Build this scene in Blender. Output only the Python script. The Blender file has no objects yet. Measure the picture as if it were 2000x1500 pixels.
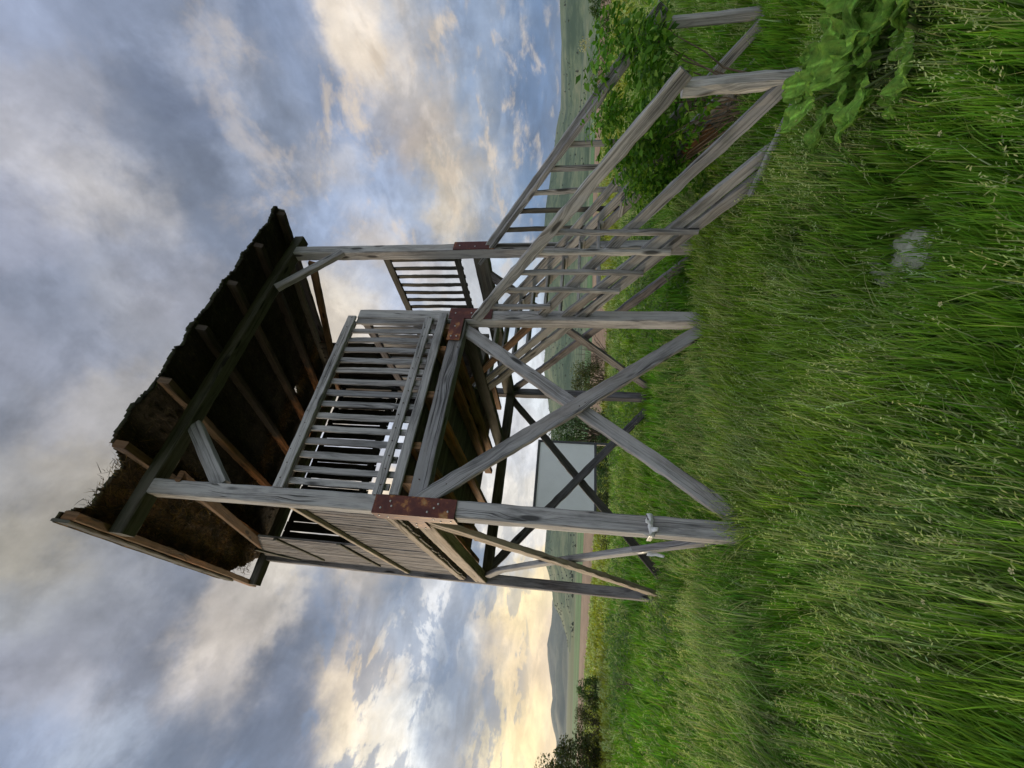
import bpy, bmesh, math, random
import numpy as np
from mathutils import Vector, Matrix, noise as mnoise
R = math.radians
random.seed(7); rng = np.random.default_rng(7)
C = bpy.context.scene.collection
scn = bpy.context.scene

# ------------------------------------------------------------------ camera (phone held sideways: picture right = down)
CAM = Vector((-0.888, -3.263, 1.4))
YAW, PITCH, ROLL, FPX = 0.591, 0.152, 0.032, 810.7
Fv = Vector((math.sin(YAW)*math.cos(PITCH), math.cos(YAW)*math.cos(PITCH), math.sin(PITCH)))
r0 = Vector((math.cos(YAW), -math.sin(YAW), 0)); u0 = r0.cross(Fv)
Rv = math.cos(ROLL)*r0 + math.sin(ROLL)*u0
Uv = -math.sin(ROLL)*r0 + math.cos(ROLL)*u0
cd = bpy.data.cameras.new('camera'); cam = bpy.data.objects.new('camera', cd); C.objects.link(cam)
m3 = Matrix((-Uv, Rv, -Fv)).transposed()
cam.matrix_world = Matrix.Translation(CAM) @ m3.to_4x4()
cd.sensor_width = 36; cd.sensor_fit = 'HORIZONTAL'; cd.lens = 36*FPX/2000
cd.clip_start = 0.05; cd.clip_end = 30000
scn.camera = cam

def sky_dir(x, y):            # view direction of a spot in the sky
    d = Fv + (1500-y-750)/FPX*Rv - (x-1000)/FPX*Uv
    return d.normalized()

# ------------------------------------------------------------------ light
scn.view_settings.view_transform = 'Standard'; scn.view_settings.look = 'None'
scn.view_settings.exposure = 1.0; scn.view_settings.gamma = 1
SUN_AZ, SUN_EL = R(-24), R(7)      # azimuth measured from +Y towards +X
sl = bpy.data.lights.new('sun', 'SUN'); sl.energy = 1.9; sl.angle = R(14); sl.color = (1.0, .80, .56)
so = bpy.data.objects.new('sun', sl); C.objects.link(so)
sd = Vector((math.sin(SUN_AZ)*math.cos(SUN_EL), math.cos(SUN_AZ)*math.cos(SUN_EL), math.sin(SUN_EL)))
so.rotation_euler = sd.to_track_quat('Z', 'Y').to_euler(); so.location = (0, 0, 20)

def s2l(c):
    return tuple(((v/255)/12.92 if v/255 <= .04045 else ((v/255+.055)/1.055)**2.4) for v in c)

world = bpy.data.worlds.new('World'); scn.world = world; world.use_nodes = True
nt = world.node_tree; N = nt.nodes; L = nt.links; N.clear()
def nd(t, **k):
    n = N.new(t)
    for a, b in k.items(): setattr(n, a, b)
    return n
def math_n(op, a, b=None):
    n = nd('ShaderNodeMath', operation=op)
    for i, v in enumerate((a, b)):
        if v is None: continue
        if isinstance(v, (int, float)): n.inputs[i].default_value = v
        else: L.new(v, n.inputs[i])
    return n.outputs[0]
def vm(op, a, b=None, s=None):
    n = nd('ShaderNodeVectorMath', operation=op)
    for i, v in enumerate((a, b)):
        if v is None: continue
        if isinstance(v, (tuple, list, Vector)): n.inputs[i].default_value = tuple(v)
        else: L.new(v, n.inputs[i])
    if s is not None:
        if isinstance(s, (int, float)): n.inputs['Scale'].default_value = s
        else: L.new(s, n.inputs['Scale'])
    return n.outputs['Value'] if op in ('DISTANCE', 'DOT_PRODUCT', 'LENGTH') else n.outputs[0]
tc = nd('ShaderNodeTexCoord'); D = tc.outputs['Generated']
sep = nd('ShaderNodeSeparateXYZ'); L.new(D, sep.inputs[0])
# cloud-plane coordinates: clouds get flatter towards the horizon
zz = math_n('MAXIMUM', math_n('ADD', sep.outputs[2], .30), .10)
cmb = nd('ShaderNodeCombineXYZ')
L.new(math_n('DIVIDE', sep.outputs[0], zz), cmb.inputs[0]); L.new(math_n('DIVIDE', sep.outputs[1], zz), cmb.inputs[1])
P = cmb.outputs[0]
def noise(vec, scale, detail=6, rough=.55, dist=0., w=0.):
    n = nd('ShaderNodeTexNoise')
    vec = vm('ADD', vec, (w*3.1, w*1.7, w*5.3))
    n.inputs['Scale'].default_value = scale; n.inputs['Detail'].default_value = detail
    n.inputs['Roughness'].default_value = rough; n.inputs['Distortion'].default_value = dist
    L.new(vec, n.inputs['Vector']); return n
# domain warp
n1 = noise(D, 8.5, 7, .62); w1 = vm('SCALE', vm('SUBTRACT', n1.outputs['Color'], (.5, .5, .5)), s=.17)
n2 = noise(P, 5.0, 6, .62, w=3); w2 = vm('SCALE', vm('SUBTRACT', n2.outputs['Color'], (.5, .5, .5)), s=.10)
DW = vm('ADD', vm('ADD', D, w1), w2)
SKY = [  # photograph's sky read as directions and colours
 (50,30,(150,165,196)),(200,30,(132,147,176)),(350,50,(138,154,184)),(550,50,(128,146,178)),(720,35,(205,198,190)),(760,90,(205,190,172)),
 (800,20,(170,180,195)),(860,40,(120,147,186)),(960,30,(150,172,205)),(1060,40,(82,122,172)),
 (50,200,(166,172,190)),(170,180,(160,165,180)),(290,210,(112,126,152)),(430,110,(158,166,184)),(500,210,(138,154,182)),(600,180,(134,152,184)),
 (700,200,(128,150,186)),(770,190,(180,178,180)),(800,290,(188,176,165)),(870,240,(190,180,170)),(930,220,(150,166,188)),(985,200,(132,158,196)),(1050,200,(84,124,175)),
 (60,400,(148,156,178)),(180,370,(190,188,188)),(250,420,(168,170,178)),(330,330,(118,131,155)),(430,420,(130,144,170)),(520,320,(140,154,180)),
 (640,330,(176,180,192)),(660,420,(150,170,204)),(740,330,(148,170,206)),(800,420,(156,176,208)),(890,380,(206,194,172)),(900,330,(180,176,172)),(960,400,(150,166,190)),(1040,400,(96,134,180)),
 (80,570,(132,143,166)),(220,600,(156,162,176)),(330,560,(150,156,172)),(720,560,(170,184,210)),(760,470,(190,184,180)),(920,560,(190,196,205)),
 (50,790,(138,148,168)),(150,800,(172,172,178)),(230,800,(168,168,170)),(680,590,(205,196,180)),(650,660,(205,196,184)),(1010,560,(178,198,222)),
 (40,960,(160,164,172)),(120,940,(180,174,162)),(90,1060,(182,176,158)),(200,1080,(150,156,168)),(1000,860,(214,218,226)),(1030,760,(205,214,224)),(1000,980,(225,222,216)),
 (50,1150,(160,166,176)),(200,1200,(150,156,168)),(350,1150,(140,150,170)),(470,1190,(196,192,190)),(540,1140,(206,200,190)),(640,1160,(128,143,168)),(715,1140,(232,214,184)),
 (780,1150,(120,142,172)),(850,1180,(222,224,228)),(930,1160,(136,156,184)),(1000,1200,(252,228,168)),
 (60,1300,(148,154,172)),(140,1360,(176,178,188)),(300,1310,(132,143,166)),(440,1240,(228,218,206)),(560,1290,(116,130,156)),(650,1260,(122,137,162)),(735,1300,(240,218,184)),
 (800,1270,(205,214,226)),(870,1330,(108,136,172)),(940,1250,(196,196,196)),(960,1340,(146,160,178)),(1020,1290,(252,228,172)),(1060,1300,(238,208,172)),
 (900,1400,(118,138,168)),(835,1370,(112,140,176)),(880,1250,(160,172,190)),(915,1340,(120,140,170)),(975,1260,(236,206,160)),(1045,1390,(250,222,160)),(770,1220,(215,220,226)),(770,1380,(226,228,230)),(680,1340,(205,192,175)),(690,1240,(190,184,180)),(610,1220,(120,134,160)),(530,1370,(118,132,160)),(420,1330,(200,196,196)),(250,1240,(136,144,164)),
 (130,640,(142,152,174)),(280,500,(138,148,170)),(100,300,(176,178,188)),(230,290,(126,138,162)),(360,190,(110,124,152)),(30,680,(150,158,178)),(740,240,(150,160,182)),(735,120,(214,200,180)),(700,80,(222,208,188)),(820,110,(170,176,188)),
 (50,1450,(142,160,192)),(190,1460,(170,184,206)),(350,1450,(120,136,164)),(500,1450,(114,130,158)),(610,1470,(130,144,172)),(700,1400,(240,220,180)),(740,1470,(238,234,222)),
 (820,1420,(222,228,230)),(900,1480,(136,148,168)),(985,1440,(252,234,184)),(1040,1470,(255,232,165)),(1075,1475,(255,218,150)),
]
accC = None; accW = None
def add_pt(d, c, k, wt=1.0):
    global accC, accW
    dist = vm('DISTANCE', DW, tuple(d))
    w = math_n('EXPONENT', math_n('MULTIPLY', math_n('MULTIPLY', dist, dist), -k))
    if wt != 1: w = math_n('MULTIPLY', w, wt)
    col = vm('SCALE', c, s=w)
    accC = col if accC is None else vm('ADD', accC, col)
    accW = w if accW is None else math_n('ADD', accW, w)
for x, y, c in SKY:
    lc = s2l(c); lum = .2126*lc[0]+.7152*lc[1]+.0722*lc[2]
    add_pt(sky_dir(x, y), tuple((v*.88+lum*.12)*lum**.20*1.16 for v in lc), 360)
# rest of the dome, outside the picture: broken grey cloud, brightened out of view to add fill light
for az, el, c in [(-50,8,(250,215,150)),(-50,30,(190,190,195)),(-90,15,(215,205,190)),(-100,45,(195,200,208)),(-140,15,(200,205,212)),(180,12,(205,210,220)),(150,15,(205,212,222)),
                  (120,15,(170,190,215)),(100,20,(150,172,205)),(180,45,(215,220,228)),(140,45,(210,216,226)),(100,50,(190,198,212)),(-140,50,(205,210,218)),(0,85,(170,176,190)),(180,75,(200,205,214)),(90,5,(110,145,190)),(-60,60,(170,176,190))]:
    a, e = R(az), R(el)
    add_pt((math.sin(a)*math.cos(e), math.cos(a)*math.cos(e), math.sin(e)), tuple(v*1.25 for v in s2l(c)), 14, 0.02)
base = vm('SCALE', accC, s=math_n('DIVIDE', 1.0, math_n('MAXIMUM', accW, 1e-12)))
# cloud texture on top
f1 = noise(P, 2.6, 8, .66, .3, 7).outputs['Fac']; f2 = noise(D, 14, 5, .6, 0, 2).outputs['Fac']
tex = math_n('ADD', math_n('MULTIPLY', math_n('SUBTRACT', f1, .5), 1.15), math_n('MULTIPLY', math_n('SUBTRACT', f2, .5), .75))
base = vm('SCALE', base, s=math_n('ADD', 1.0, tex))
def sstep(v, a, b):
    m = nd('ShaderNodeMapRange', interpolation_type='SMOOTHSTEP'); L.new(v, m.inputs[0]); m.inputs[1].default_value = a; m.inputs[2].default_value = b; return m.outputs[0]
def region(d, k):
    q_ = vm('DISTANCE', D, tuple(d)); return math_n('EXPONENT', math_n('MULTIPLY', math_n('MULTIPLY', q_, q_), -k))
def vmix(f, a, b):
    m = nd('ShaderNodeMix', data_type='RGBA'); L.new(f, m.inputs[0])
    for i, v in ((6, a), (7, b)):
        if isinstance(v, tuple): m.inputs[i].default_value = (*v, 1)
        else: L.new(v, m.inputs[i])
    return m.outputs[2]
# scattered lit cumulus in the clear part, dark flat clouds before the sunset, both with firm edges
cA = noise(P, 5.2, 8, .66, .3, 11).outputs['Fac']
puff = math_n('MULTIPLY', sstep(cA, .52, .66), math_n('MINIMUM', math_n('MULTIPLY', region(sky_dir(850, 260), 9), 1.25), 1.0))
base = vmix(math_n('MULTIPLY', puff, .75), base, s2l((212, 198, 180)))
cB = noise(P, 3.4, 8, .64, .3, 23).outputs['Fac']
dark = math_n('MULTIPLY', sstep(cB, .50, .55), math_n('MINIMUM', math_n('MULTIPLY', region(sky_dir(860, 1420), 7), 1.2), 1.0))
dark = math_n('MULTIPLY', dark, sstep(sep.outputs[2], .055, .10))
base = vmix(math_n('MULTIPLY', dark, .60), base, s2l((112, 134, 166)))
cC = noise(P, 4.6, 8, .64, .4, 31).outputs['Fac']
base = vm('SCALE', base, s=math_n('ADD', .90, math_n('MULTIPLY', sstep(cC, .44, .58), .20)))
# atmosphere: a little of the physical sky underneath
sky = nd('ShaderNodeTexSky', sky_type='NISHITA', sun_disc=False, sun_elevation=SUN_EL, sun_rotation=SUN_AZ)
skyc = vm('SCALE', sky.outputs[0], s=.06)
final = vm('ADD', vm('SCALE', vm('MULTIPLY', base, (1.02, .995, .97)), s=.54), vm('SCALE', skyc, s=.06))
bg = nd('ShaderNodeBackground'); L.new(final, bg.inputs['Color']); bg.inputs['Strength'].default_value = 1.0
out = nd('ShaderNodeOutputWorld'); L.new(bg.outputs[0], out.inputs['Surface'])
world.cycles.sampling_method = 'MANUAL'; world.cycles.sample_map_resolution = 512

# ------------------------------------------------------------------ material helpers
class MT:
    def __init__(s, name):
        s.m = bpy.data.materials.new(name); s.m.use_nodes = True
        s.N = s.m.node_tree.nodes; s.L = s.m.node_tree.links
        s.b = s.N['Principled BSDF']; s.out = s.N['Material Output']
    def n(s, t, **k):
        n = s.N.new(t)
        for a, b in k.items():
            if a == 'inp':
                for i, v in b.items():
                    if hasattr(v, 'links') or isinstance(v, bpy.types.NodeSocket): s.L.new(v, n.inputs[i])
                    else: n.inputs[i].default_value = v
            else: setattr(n, a, b)
        return n
    def noise(s, vec, scale, detail=5, rough=.55, dist=0):
        return s.n('ShaderNodeTexNoise', inp={'Vector': vec, 'Scale': scale, 'Detail': detail, 'Roughness': rough, 'Distortion': dist}).outputs['Fac']
    def map(s, vec, sc, loc=(0, 0, 0)):
        return s.n('ShaderNodeMapping', inp={'Vector': vec, 'Scale': sc, 'Location': loc}).outputs[0]
    def ramp(s, fac, stops, interp='LINEAR'):
        r = s.n('ShaderNodeValToRGB', inp={'Fac': fac}); cr = r.color_ramp; cr.interpolation = interp
        while len(cr.elements) > 1: cr.elements.remove(cr.elements[-1])
        cr.elements[0].position = stops[0][0]; cr.elements[0].color = (*stops[0][1], 1)
        for p, c in stops[1:]:
            e = cr.elements.new(p); e.color = (*c, 1)
        return r.outputs[0]
    def val(s, fac, a, b, lo=0., hi=1.):
        return s.n('ShaderNodeMapRange', inp={0: fac, 1: a, 2: b, 3: lo, 4: hi}).outputs[0]
    def mix(s, f, a, b, blend='MIX'):
        m = s.n('ShaderNodeMix', data_type='RGBA', blend_type=blend)
        for i, v in ((0, f), (6, a), (7, b)):
            if isinstance(v, bpy.types.NodeSocket): s.L.new(v, m.inputs[i])
            elif isinstance(v, tuple): m.inputs[i].default_value = (*v, 1)
            else: m.inputs[i].default_value = v
        return m.outputs[2]
    def mth(s, op, a, b=0.):
        return s.n('ShaderNodeMath', operation=op, inp={0: a, 1: b}).outputs[0]
    def bump(s, h, strength=.5, dist=.01):
        s.L.new(s.n('ShaderNodeBump', inp={'Height': h, 'Strength': strength, 'Distance': dist}).outputs[0], s.b.inputs['Normal'])
    def color(s, c):
        if isinstance(c, tuple): s.b.inputs['Base Color'].default_value = (*c, 1)
        else: s.L.new(c, s.b.inputs['Base Color'])
    def rough(s, r):
        if isinstance(r, float): s.b.inputs['Roughness'].default_value = r
        else: s.L.new(r, s.b.inputs['Roughness'])
        s.b.inputs['Specular IOR Level'].default_value = .25

def wood(name, dark, mid, light, warm=None, warmth=.3, moss=0., crack=.6, glow=None):
    t = MT(name)
    uv = t.n('ShaderNodeUVMap', uv_map='grain').outputs[0]
    oi = t.n('ShaderNodeObjectInfo').outputs['Random']
    wob = t.n('ShaderNodeTexNoise', inp={'Vector': t.map(uv, (1.3, 3, 1)), 'Scale': 1.0, 'Detail': 3.}).outputs['Color']
    kn = t.n('ShaderNodeTexVoronoi', inp={'Vector': t.map(uv, (1.5, 6.0, 1)), 'Scale': 1.0}).outputs['Distance']
    # grain bends round the knots
    push = t.mth('MULTIPLY', t.val(kn, .0, .40, 1., 0.), .05)
    sx = t.n('ShaderNodeSeparateXYZ', inp={0: uv})
    wy = t.mth('ADD', t.mth('ADD', sx.outputs[1], push), t.mth('MULTIPLY', t.n('ShaderNodeSeparateXYZ', inp={0: wob}).outputs[0], .03))
    gv = t.n('ShaderNodeCombineXYZ', inp={0: sx.outputs[0], 1: wy, 2: oi}).outputs[0]
    g1 = t.noise(t.map(gv, (1.0, 52, 1)), 1.0, 8, .72)
    g2 = t.noise(t.map(gv, (2.5, 190, 1)), 1.0, 4, .7)
    big = t.noise(t.map(uv, (1.1, 3.0, 1)), 1.0, 4, .6)
    f = t.mth('ADD', t.mth('MULTIPLY', g1, .55), t.mth('ADD', t.mth('MULTIPLY', g2, .35), t.mth('MULTIPLY', t.mth('SUBTRACT', big, .18), .42)))
    c = t.ramp(f, [(.40, dark), (.50, mid), (.60, light)])
    if warm:
        wf = t.val(t.noise(t.map(uv, (.8, 5, 1), (7, 3, 0)), 1.0, 4, .6), .5, .72, 0., warmth)
        c = t.mix(wf, c, warm)
    tn = t.n('ShaderNodeSeparateXYZ', inp={0: t.n('ShaderNodeUVMap', uv_map='tone').outputs[0]})
    c = t.mix(1.0, c, t.ramp(tn.outputs[0], [(0, (.66, .66, .68)), (.5, (.95, .94, .93)), (1, (1.22, 1.20, 1.17))]), 'MULTIPLY')
    knd = t.val(kn, .10, .16, .9, 0.)
    c = t.mix(knd, c, tuple(v*.3 for v in dark))
    cr = t.noise(t.map(gv, (.45, 24, 1), (3, 9, 0)), 1.0, 3, .5)
    crk = t.mth('MULTIPLY', t.val(t.mth('ABSOLUTE', t.mth('SUBTRACT', cr, .45)), .0, .022, 1., 0.), t.val(t.noise(t.map(uv, (.8, 4, 1), (1, 5, 0)), 1.0, 2), .42, .54))
    c = t.mix(t.mth('MULTIPLY', crk, crack), c, tuple(v*.15 for v in dark))
    if glow:      # sunset glow painted as orange into the rafter's back stretch
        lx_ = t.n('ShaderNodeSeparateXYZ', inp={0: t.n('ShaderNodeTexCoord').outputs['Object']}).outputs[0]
        fl_ = t.val(t.mth('ADD', lx_, t.mth('MULTIPLY', t.mth('SUBTRACT', big, .5), 2.2)), glow, glow+.45)
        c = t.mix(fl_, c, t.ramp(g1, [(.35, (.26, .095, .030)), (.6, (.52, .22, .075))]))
    st_ = t.val(t.noise(t.map(uv, (1.6, 7, 1), (4, 1, 0)), 1.0, 7, .68), .50, .68, 0., .65)
    c = t.mix(st_, c, tuple(v*.8 for v in dark))
    if moss:
        ms = t.val(t.noise(t.map(uv, (3, 9, 1), (2, 2, 0)), 1.0, 6, .7), .60, .72, 0., moss)
        c = t.mix(ms, c, (.07, .09, .045))
    t.color(c); t.rough(t.val(g1, .3, .7, .75, .95))
    h = t.mth('SUBTRACT', t.mth('ADD', t.mth('MULTIPLY', g1, .6), t.mth('MULTIPLY', g2, .5)), t.mth('MULTIPLY', crk, 1.2))
    t.bump(h, .8, .004)
    return t.m
M_GREY = wood('weathered_grey_wood', (.085, .086, .092), (.215, .218, .232), (.36, .365, .385), (.22, .17, .13), .4, crack=.9)
M_STAIR = wood('stair_wood', (.070, .073, .072), (.19, .195, .196), (.36, .368, .372), (.20, .145, .10), .35, .35, crack=.95)
M_DARK = wood('dark_roof_wood', (.03, .029, .025), (.065, .064, .057), (.12, .118, .105), (.10, .06, .035), .4, .3)
M_BROWN = wood('brown_rafter_wood', (.05, .032, .022), (.13, .078, .047), (.24, .145, .085), (.52, .20, .06), .85, 0.)
M_RAFT = wood('dark_rafter_glow_wood', (.018, .015, .013), (.038, .031, .026), (.075, .06, .048), (.11, .06, .03), .6, glow=2.55)  # dark base, orange sunset glow painted on the back end
M_RAFT1 = wood('brown_rafter_glow_wood', (.03, .022, .017), (.085, .056, .04), (.16, .11, .075), (.30, .14, .05), .8, glow=1.9)  # browner base, the same painted glow starting further forward
M_BLACK = wood('black_board_wood', (.010, .009, .008), (.022, .019, .017), (.04, .035, .03))  # near-black boards for the rear wall and right panel
M_SIDE = wood('side_board_wood', (.038, .037, .042), (.105, .103, .115), (.23, .225, .245), (.14, .085, .055), .5, crack=.9)
M_BEIGE = wood('lit_beam_wood', (.12, .095, .075), (.27, .225, .185), (.40, .345, .29), (.28, .18, .10), .5, crack=.9)  # paler, warmer wood: sunset light painted into the left-side timbers

def mt_plate():
    t = MT('maroon_painted_metal'); o = t.n('ShaderNodeTexCoord').outputs['Object']
    a = t.noise(t.map(o, (3, 11, 3)), 2.2, 9, .62); b = t.noise(o, 60, 4, .6)
    c = t.ramp(a, [(.46, (.075, .022, .021)), (.56, (.12, .036, .026)), (.60, (.27, .11, .04)), (.68, (.34, .22, .10))])
    c = t.mix(t.val(b, .55, .8, 0., .5), c, (.10, .04, .02))
    t.color(c); t.rough(.6); t.bump(a, .3, .003); return t.m
M_PLATE = mt_plate()
def simple(name, col, rough=.6, metal=0., var=.25, scale=20):
    t = MT(name); o = t.n('ShaderNodeTexCoord').outputs['Object']
    a = t.noise(o, scale, 6, .6)
    t.color(t.ramp(a, [(.3, tuple(v*(1-var) for v in col)), (.7, tuple(min(1, v*(1+var)) for v in col))]))
    t.rough(rough); t.b.inputs['Metallic'].default_value = metal; return t.m
M_BOLT = simple('galvanised_steel', (.45, .45, .44), .45, .6)
M_NAIL = simple('rusty_nail', (.06, .04, .03), .6, .5)
M_PLASTIC = simple('white_plastic_strip', (.62, .63, .64), .35, 0, .2, 40)
M_SIGN = simple('pale_grey_sheet', (.78, .82, .85), .4, 0, .04, 3)
M_SIGNF = simple('dark_grey_frame', (.07, .075, .085), .5, 0, .2)

def leaf_mat(name, rough=.55, trans=.35, bumpy=False):
    t = MT(name); col = t.n('ShaderNodeAttribute', attribute_name='Col').outputs['Color']
    t.color(col); t.rough(rough)
    tr = t.n('ShaderNodeBsdfTranslucent', inp={'Color': t.mix(1.0, col, (1.0, 1.15, .55), 'MULTIPLY')})
    mx = t.n('ShaderNodeMixShader', inp={0: trans, 1: t.b.outputs[0], 2: tr.outputs[0]})
    t.L.new(mx.outputs[0], t.out.inputs['Surface']); return t.m
M_GRASS = leaf_mat('grass_blades', .55, .45)
M_LEAF = leaf_mat('leaves', .6, .42)
M_BARK = simple('grey_brown_bark', (.14, .11, .085), .9, 0, .4, 30)

# ------------------------------------------------------------------ object helpers
WM = {}
def tag(o, label=None, cat=None, group=None, kind=None):
    if label: o['label'] = label
    if cat: o['category'] = cat
    if group: o['group'] = group
    if kind: o['kind'] = kind
    return o
def empty(name, loc=(0, 0, 0), rz=0):
    o = bpy.data.objects.new(name, None); C.objects.link(o); o.empty_display_size = .3
    M = Matrix.Translation(Vector(loc)) @ Matrix.Rotation(rz, 4, 'Z')
    o.matrix_basis = M; WM[o] = M; return o
def link(name, me, mat, parent=None, M=Matrix.Identity(4)):
    o = bpy.data.objects.new(name, me); C.objects.link(o)
    if mat: me.materials.append(mat)
    if parent is not None:
        o.parent = parent; o.matrix_basis = WM[parent].inverted() @ M
    else: o.matrix_basis = M
    WM[o] = M; return o

class PM:   # collects planks (chamfered, slightly irregular boards) as one mesh with grain UVs
    def __init__(s): s.v = []; s.f = []; s.uv = []; s.tn = []
    def plank(s, p0, p1, w, h, up=(0, 0, 1), ch=.006, warp=.004, seg=None, taper=1., M=None, endcut=0.):
        p0 = Vector(p0); p1 = Vector(p1); X = (p1-p0); Ln = X.length; X.normalize()
        up = Vector(up); Y = up.cross(X)
        if Y.length < 1e-4: Y = Vector((0, 1, 0)).cross(X)
        Y.normalize(); Z = X.cross(Y).normalized()
        fr = Matrix((X, Y, Z)).transposed().to_4x4(); fr.translation = p0
        loc = (M is not None)
        n = seg or max(3, min(40, int(Ln/.09)))
        ch = min(ch, w*.3, h*.3)
        prof = [(-w/2+ch, -h/2), (w/2-ch, -h/2), (w/2, -h/2+ch), (w/2, h/2-ch), (w/2-ch, h/2), (-w/2+ch, h/2), (-w/2, h/2-ch), (-w/2, -h/2+ch)]
        per = [0]
        for i in range(8):
            a, b = prof[i], prof[(i+1) % 8]; per.append(per[-1]+math.hypot(a[0]-b[0], a[1]-b[1]))
        ou, ov = random.uniform(0, 40), random.uniform(0, 40); b0 = len(s.v); sd_ = random.uniform(0, 99)
        bw = random.uniform(-1, 1)*warp*1.5
        for i in range(n+1):
            t = i/n; x = t*Ln; k = 1+(taper-1)*t
            oy = warp*(mnoise.noise((x*.8, sd_, 0)))+bw*math.sin(math.pi*t); oz = warp*(mnoise.noise((x*.8, sd_, 9)))
            for j, (a, b) in enumerate(prof):
                jj = .9*warp*mnoise.noise((x*9, sd_+j*3.1, 4))
                e = 0
                if endcut and t == 1: e = endcut*(b/h)
                if endcut and t == 0: e = -endcut*(b/h)*0
                co = Vector((x+e, (a*k)+oy+jj*(1 if a > 0 else -1), (b*k)+oz+jj*(1 if b > 0 else -1)))
                s.v.append(co if loc else fr @ co)
        for i in range(n):
            for j in range(8):
                j2 = (j+1) % 8
                s.f.append((b0+i*8+j, b0+(i+1)*8+j, b0+(i+1)*8+j2, b0+i*8+j2))
                u0_, u1_ = i/n*Ln+ou, (i+1)/n*Ln+ou
                s.uv.append([(u0_, per[j]+ov), (u1_, per[j]+ov), (u1_, per[j+1]+ov), (u0_, per[j+1]+ov)])
        tn_ = (random.random(), random.random())
        s.tn += [tn_]*(n*8*4+16)
        for base_, rev in ((b0, False), (b0+n*8, True)):
            idx = [base_+j for j in range(8)]
            if rev: idx = idx[::-1]
            s.f.append(tuple(idx))
            s.uv.append([(ou+prof[(k_-base_)][1]*.3, ov+prof[(k_-base_)][0]) for k_ in idx])
        return fr
    def mesh(s, name):
        me = bpy.data.meshes.new(name); me.from_pydata([tuple(v) for v in s.v], [], s.f)
        ul = me.uv_layers.new(name='grain')
        flat = [c for f in s.uv for uv in f for c in uv]
        ul.data.foreach_set('uv', flat)
        ut = me.uv_layers.new(name='tone'); ut.data.foreach_set('uv', [c for t in s.tn for c in t])
        bm = bmesh.new(); bm.from_mesh(me); bmesh.ops.recalc_face_normals(bm, faces=bm.faces); bm.to_mesh(me); bm.free()
        return me
def board(name, p0, p1, w, h, mat, parent, up=(0, 0, 1), **k):
    pm = PM(); fr = pm.plank(p0, p1, w, h, up, M=1, **k)
    return link(name, pm.mesh(name), mat, parent, fr)

# ================================================================== GROUND AND FAR LAND
def gz(x, y):
    r = math.hypot(x-CAM.x, y-CAM.y)
    return -0.012*max(0., min(r, 700)-25)
def polar_patch(name, azs, rs_fn, mat, zoff=0., kind='structure', zfn=None, nr=40):
    vs = []; fs = []
    for a in azs:
        r0_, r1_ = rs_fn(a)
        for j in range(nr+1):
            t = j/nr; r = r0_*(r1_/r0_)**t
            x = CAM.x+r*math.sin(R(a)); y = CAM.y+r*math.cos(R(a))
            vs.append((x, y, (zfn(x, y, a, r) if zfn else gz(x, y))+zoff))
    m = nr+1
    for i in range(len(azs)-1):
        for j in range(nr):
            fs.append((i*m+j, (i+1)*m+j, (i+1)*m+j+1, i*m+j+1))
    me = bpy.data.meshes.new(name); me.from_pydata(vs, [], fs)
    for p in me.polygons: p.use_smooth = True
    o = link(name, me, mat); tag(o, kind=kind); return o

def ground_mat():
    t = MT('meadow_soil'); o = t.n('ShaderNodeTexCoord').outputs['Object']
    a = t.noise(o, .35, 8, .65); b = t.noise(o, 9, 6, .7); big = t.noise(o, .012, 5, .6)
    c = t.ramp(t.mth('ADD', t.mth('MULTIPLY', a, .5), t.mth('MULTIPLY', b, .5)), [(.35, (.05, .07, .018)), (.5, (.10, .14, .032)), (.65, (.16, .18, .05))])
    c2 = t.ramp(big, [(.4, (.07, .115, .04)), (.55, (.10, .14, .05)), (.62, (.12, .13, .06))])
    pos = t.n('ShaderNodeVectorMath', operation='LENGTH', inp={0: o}).outputs['Value']
    dsoil = t.n('ShaderNodeVectorMath', operation='DISTANCE', inp={0: o, 1: (1.24, -1.60, 0)}).outputs['Value']
    c = t.mix(t.val(dsoil, .45, .22), c, t.ramp(b, [(.35, (.05, .03, .022)), (.65, (.17, .10, .07))]))
    t.color(t.mix(t.val(pos, 40, 120), c, c2)); t.rough(.95); t.bump(b, .6, .05); return t.m
ring = [0, .3, .8, 1.5, 3, 5, 8, 12, 18, 25, 35, 50, 80, 130, 220, 380, 700, 1200, 2500, 5000, 9000]
vs = [(CAM.x, CAM.y, 0)]; fs = []; NA = 96
for r in ring[1:]:
    for k in range(NA):
        a = k/NA*2*math.pi; x = CAM.x+r*math.sin(a); y = CAM.y+r*math.cos(a)
        z = gz(x, y)+(.03*mnoise.noise((x*.7, y*.7, 0)) if r < 30 else 0)
        vs.append((x, y, z))
for k in range(NA): fs.append((0, 1+(k+1) % NA, 1+k))
for i in range(len(ring)-2):
    for k in range(NA):
        a, b = 1+i*NA+k, 1+i*NA+(k+1) % NA; fs.append((a, b, b+NA, a+NA))
me = bpy.data.meshes.new('ground'); me.from_pydata(vs, [], fs)
bm = bmesh.new(); bm.from_mesh(me); bmesh.ops.recalc_face_normals(bm, faces=bm.faces); bm.to_mesh(me); bm.free()
tag(link('ground', me, ground_mat()), kind='structure')

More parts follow.
